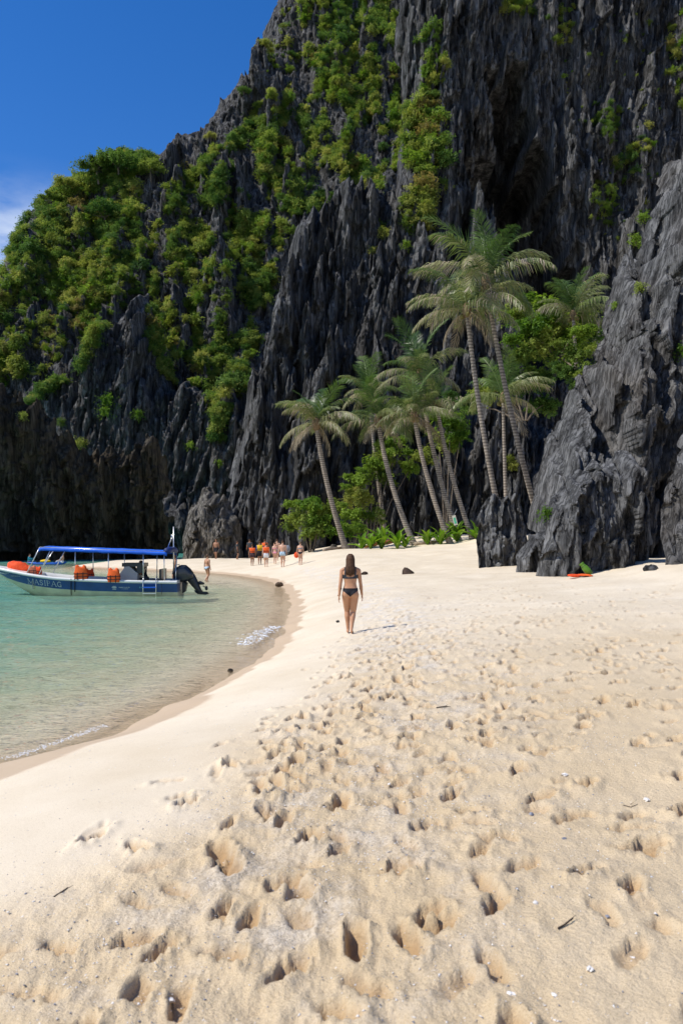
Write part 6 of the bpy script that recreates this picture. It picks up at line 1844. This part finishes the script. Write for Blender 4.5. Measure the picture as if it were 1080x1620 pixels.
def twig(pxs, r_, label):
    P = []
    for (px, py) in pxs:
        q = on_ground(px, py, 1.5); q.z = surf_z(q.x, q.y) + r_ * 1.2; P.append(q)
    t_ = empty('twig', P[0]); mb = MB(); mb.tube([q - P[0] for q in P], [r_, r_ * 0.9, r_ * 0.5][:len(P)] if len(P) == 3 else r_, 6); mb.build('stem', STICK, t_)
    mid = (P[0] + P[-1]) / 2 - P[0]; mb = MB(); mb.tube([mid, mid + Vector((0.05, 0.03, 0.02))], [r_ * 0.6, r_ * 0.2], 5); mb.build('side_shoot', STICK, t_)
    tag(t_, label, 'twig')
twig([(86, 1422), (97, 1413), (108, 1405)], 0.004, 'short dark twig on the smooth sand at the left edge')
twig([(882, 1470), (893, 1466), (906, 1460)], 0.004, 'grey twig lying across the sand at lower right')
twig([(985, 1273), (997, 1276), (1008, 1272)], 0.0025, 'curled black twig beside the white coral pebble')
twig([(690, 1123), (702, 1121), (712, 1119)], 0.006, 'dry twig lying on the sand in mid beach')

# countless coral grit and shell bits
r5 = np.random.default_rng(55)
gm = (GY > 1.2) & (GY < 20) & (np.abs(GX) < 0.5 * GY + 1.5) & (GS > 1.3)
area = R2 ** 2
wgt = gm * area / (1 + (np.maximum(GY, 0) / 5) ** 1.2) * (0.05 + dense * np.clip(fbm(GX * 1.1, GY * 1.1, 88, 3) + 0.35, 0, 2) + 0.12 * np.clip(fbm(GX * 0.9, GY * 0.9, 89, 3), 0, 2))
wf = wgt.ravel() / wgt.sum()
pick = r5.choice(len(wf), 30000, p=wf)
base = np.array([(-1, -0.7, -0.5), (1, -0.8, -0.5), (0.1, 1, -0.5), (0.0, 0.0, 1.2)], float)
fb = np.array([(0, 2, 1), (0, 1, 3), (1, 2, 3), (2, 0, 3)])
def grit(name, idx_, lo, hi, mat, lab):
    nv = len(idx_); P = np.stack([GX.ravel()[idx_], GY.ravel()[idx_], GZ.ravel()[idx_]], 1)
    P[:, :2] += r5.normal(0, 0.012, (nv, 2))
    sz = lo + (hi - lo) * r5.random(nv) ** 3
    a = r5.uniform(0, 6.28, nv); ca, sa = np.cos(a), np.sin(a)
    vv = base[None] * (1 + 0.45 * r5.normal(0, 1, (nv, 4, 3)).clip(-1.4, 1.4)) * np.stack([sz * r5.uniform(0.8, 1.9, nv), sz, sz * 0.55], 1)[:, None, :]
    x = vv[..., 0] * ca[:, None] - vv[..., 1] * sa[:, None]; y = vv[..., 0] * sa[:, None] + vv[..., 1] * ca[:, None]
    vv = np.stack([x, y, vv[..., 2]], -1) + P[:, None, :] + np.array([0, 0, 0.15])[None, None] * sz[:, None, None]
    ff = (fb[None] + (np.arange(nv) * 4)[:, None, None]).reshape(-1, 3)
    o = link(name, mesh_np(name, vv.reshape(-1, 3), ff), mat); tag(o, lab, 'coral grit', kind='stuff')
grit('coral_grit', pick[:19000], 0.0018, 0.0062, CORAL, 'scattered white coral grit in the trampled sand')
grit('shell_grit', pick[19000:], 0.0018, 0.0058, SHELL_G, 'scattered grey shell bits in the trampled sand')

# foam of the last small wave
FOAM = simple('sea_foam', (0.85, 0.86, 0.86), 0.7, 0.06, 20.0, 0.3, bump=0.01, bscale=60.0)
def foam(path, width, n, seed, label):
    r = np.random.default_rng(seed); P = [Vector(((px - 540) / FPX * (ZC * FPX / (py - HY)), ZC * FPX / (py - HY), 0.012)) for px, py in path]
    mb = MB()
    seg = [(P[i + 1] - P[i]).length for i in range(len(P) - 1)]; tot = sum(seg)
    for i in range(n):
        d = r.random() * tot; k = 0
        while k < len(seg) - 1 and d > seg[k]: d -= seg[k]; k += 1
        q = P[k].lerp(P[k + 1], min(d / seg[k], 1))
        tdir = (P[k + 1] - P[k]).normalized(); nrm = Vector((-tdir.y, tdir.x, 0))
        q = q + nrm * float(r.normal(0, width)); s = width * float(r.uniform(0.05, 0.22))
        mb.ell(q + Vector((0, 0, float(r.uniform(0, 0.02)))), (s * float(r.uniform(1, 2.2)), s, s * 0.35), 6, 4)
    o = mb.build('sea_foam', FOAM, None, True); tag(o, label, 'foam', kind='stuff')
foam([(385, 1022), (405, 1008), (422, 998), (438, 992)], 0.13, 330, 1, 'white foam of a little wave breaking on the sand')
foam([(0, 1203), (30, 1198), (60, 1187), (100, 1174), (140, 1160), (165, 1150)], 0.04, 420, 2, 'thin foam line where the water meets near sand')
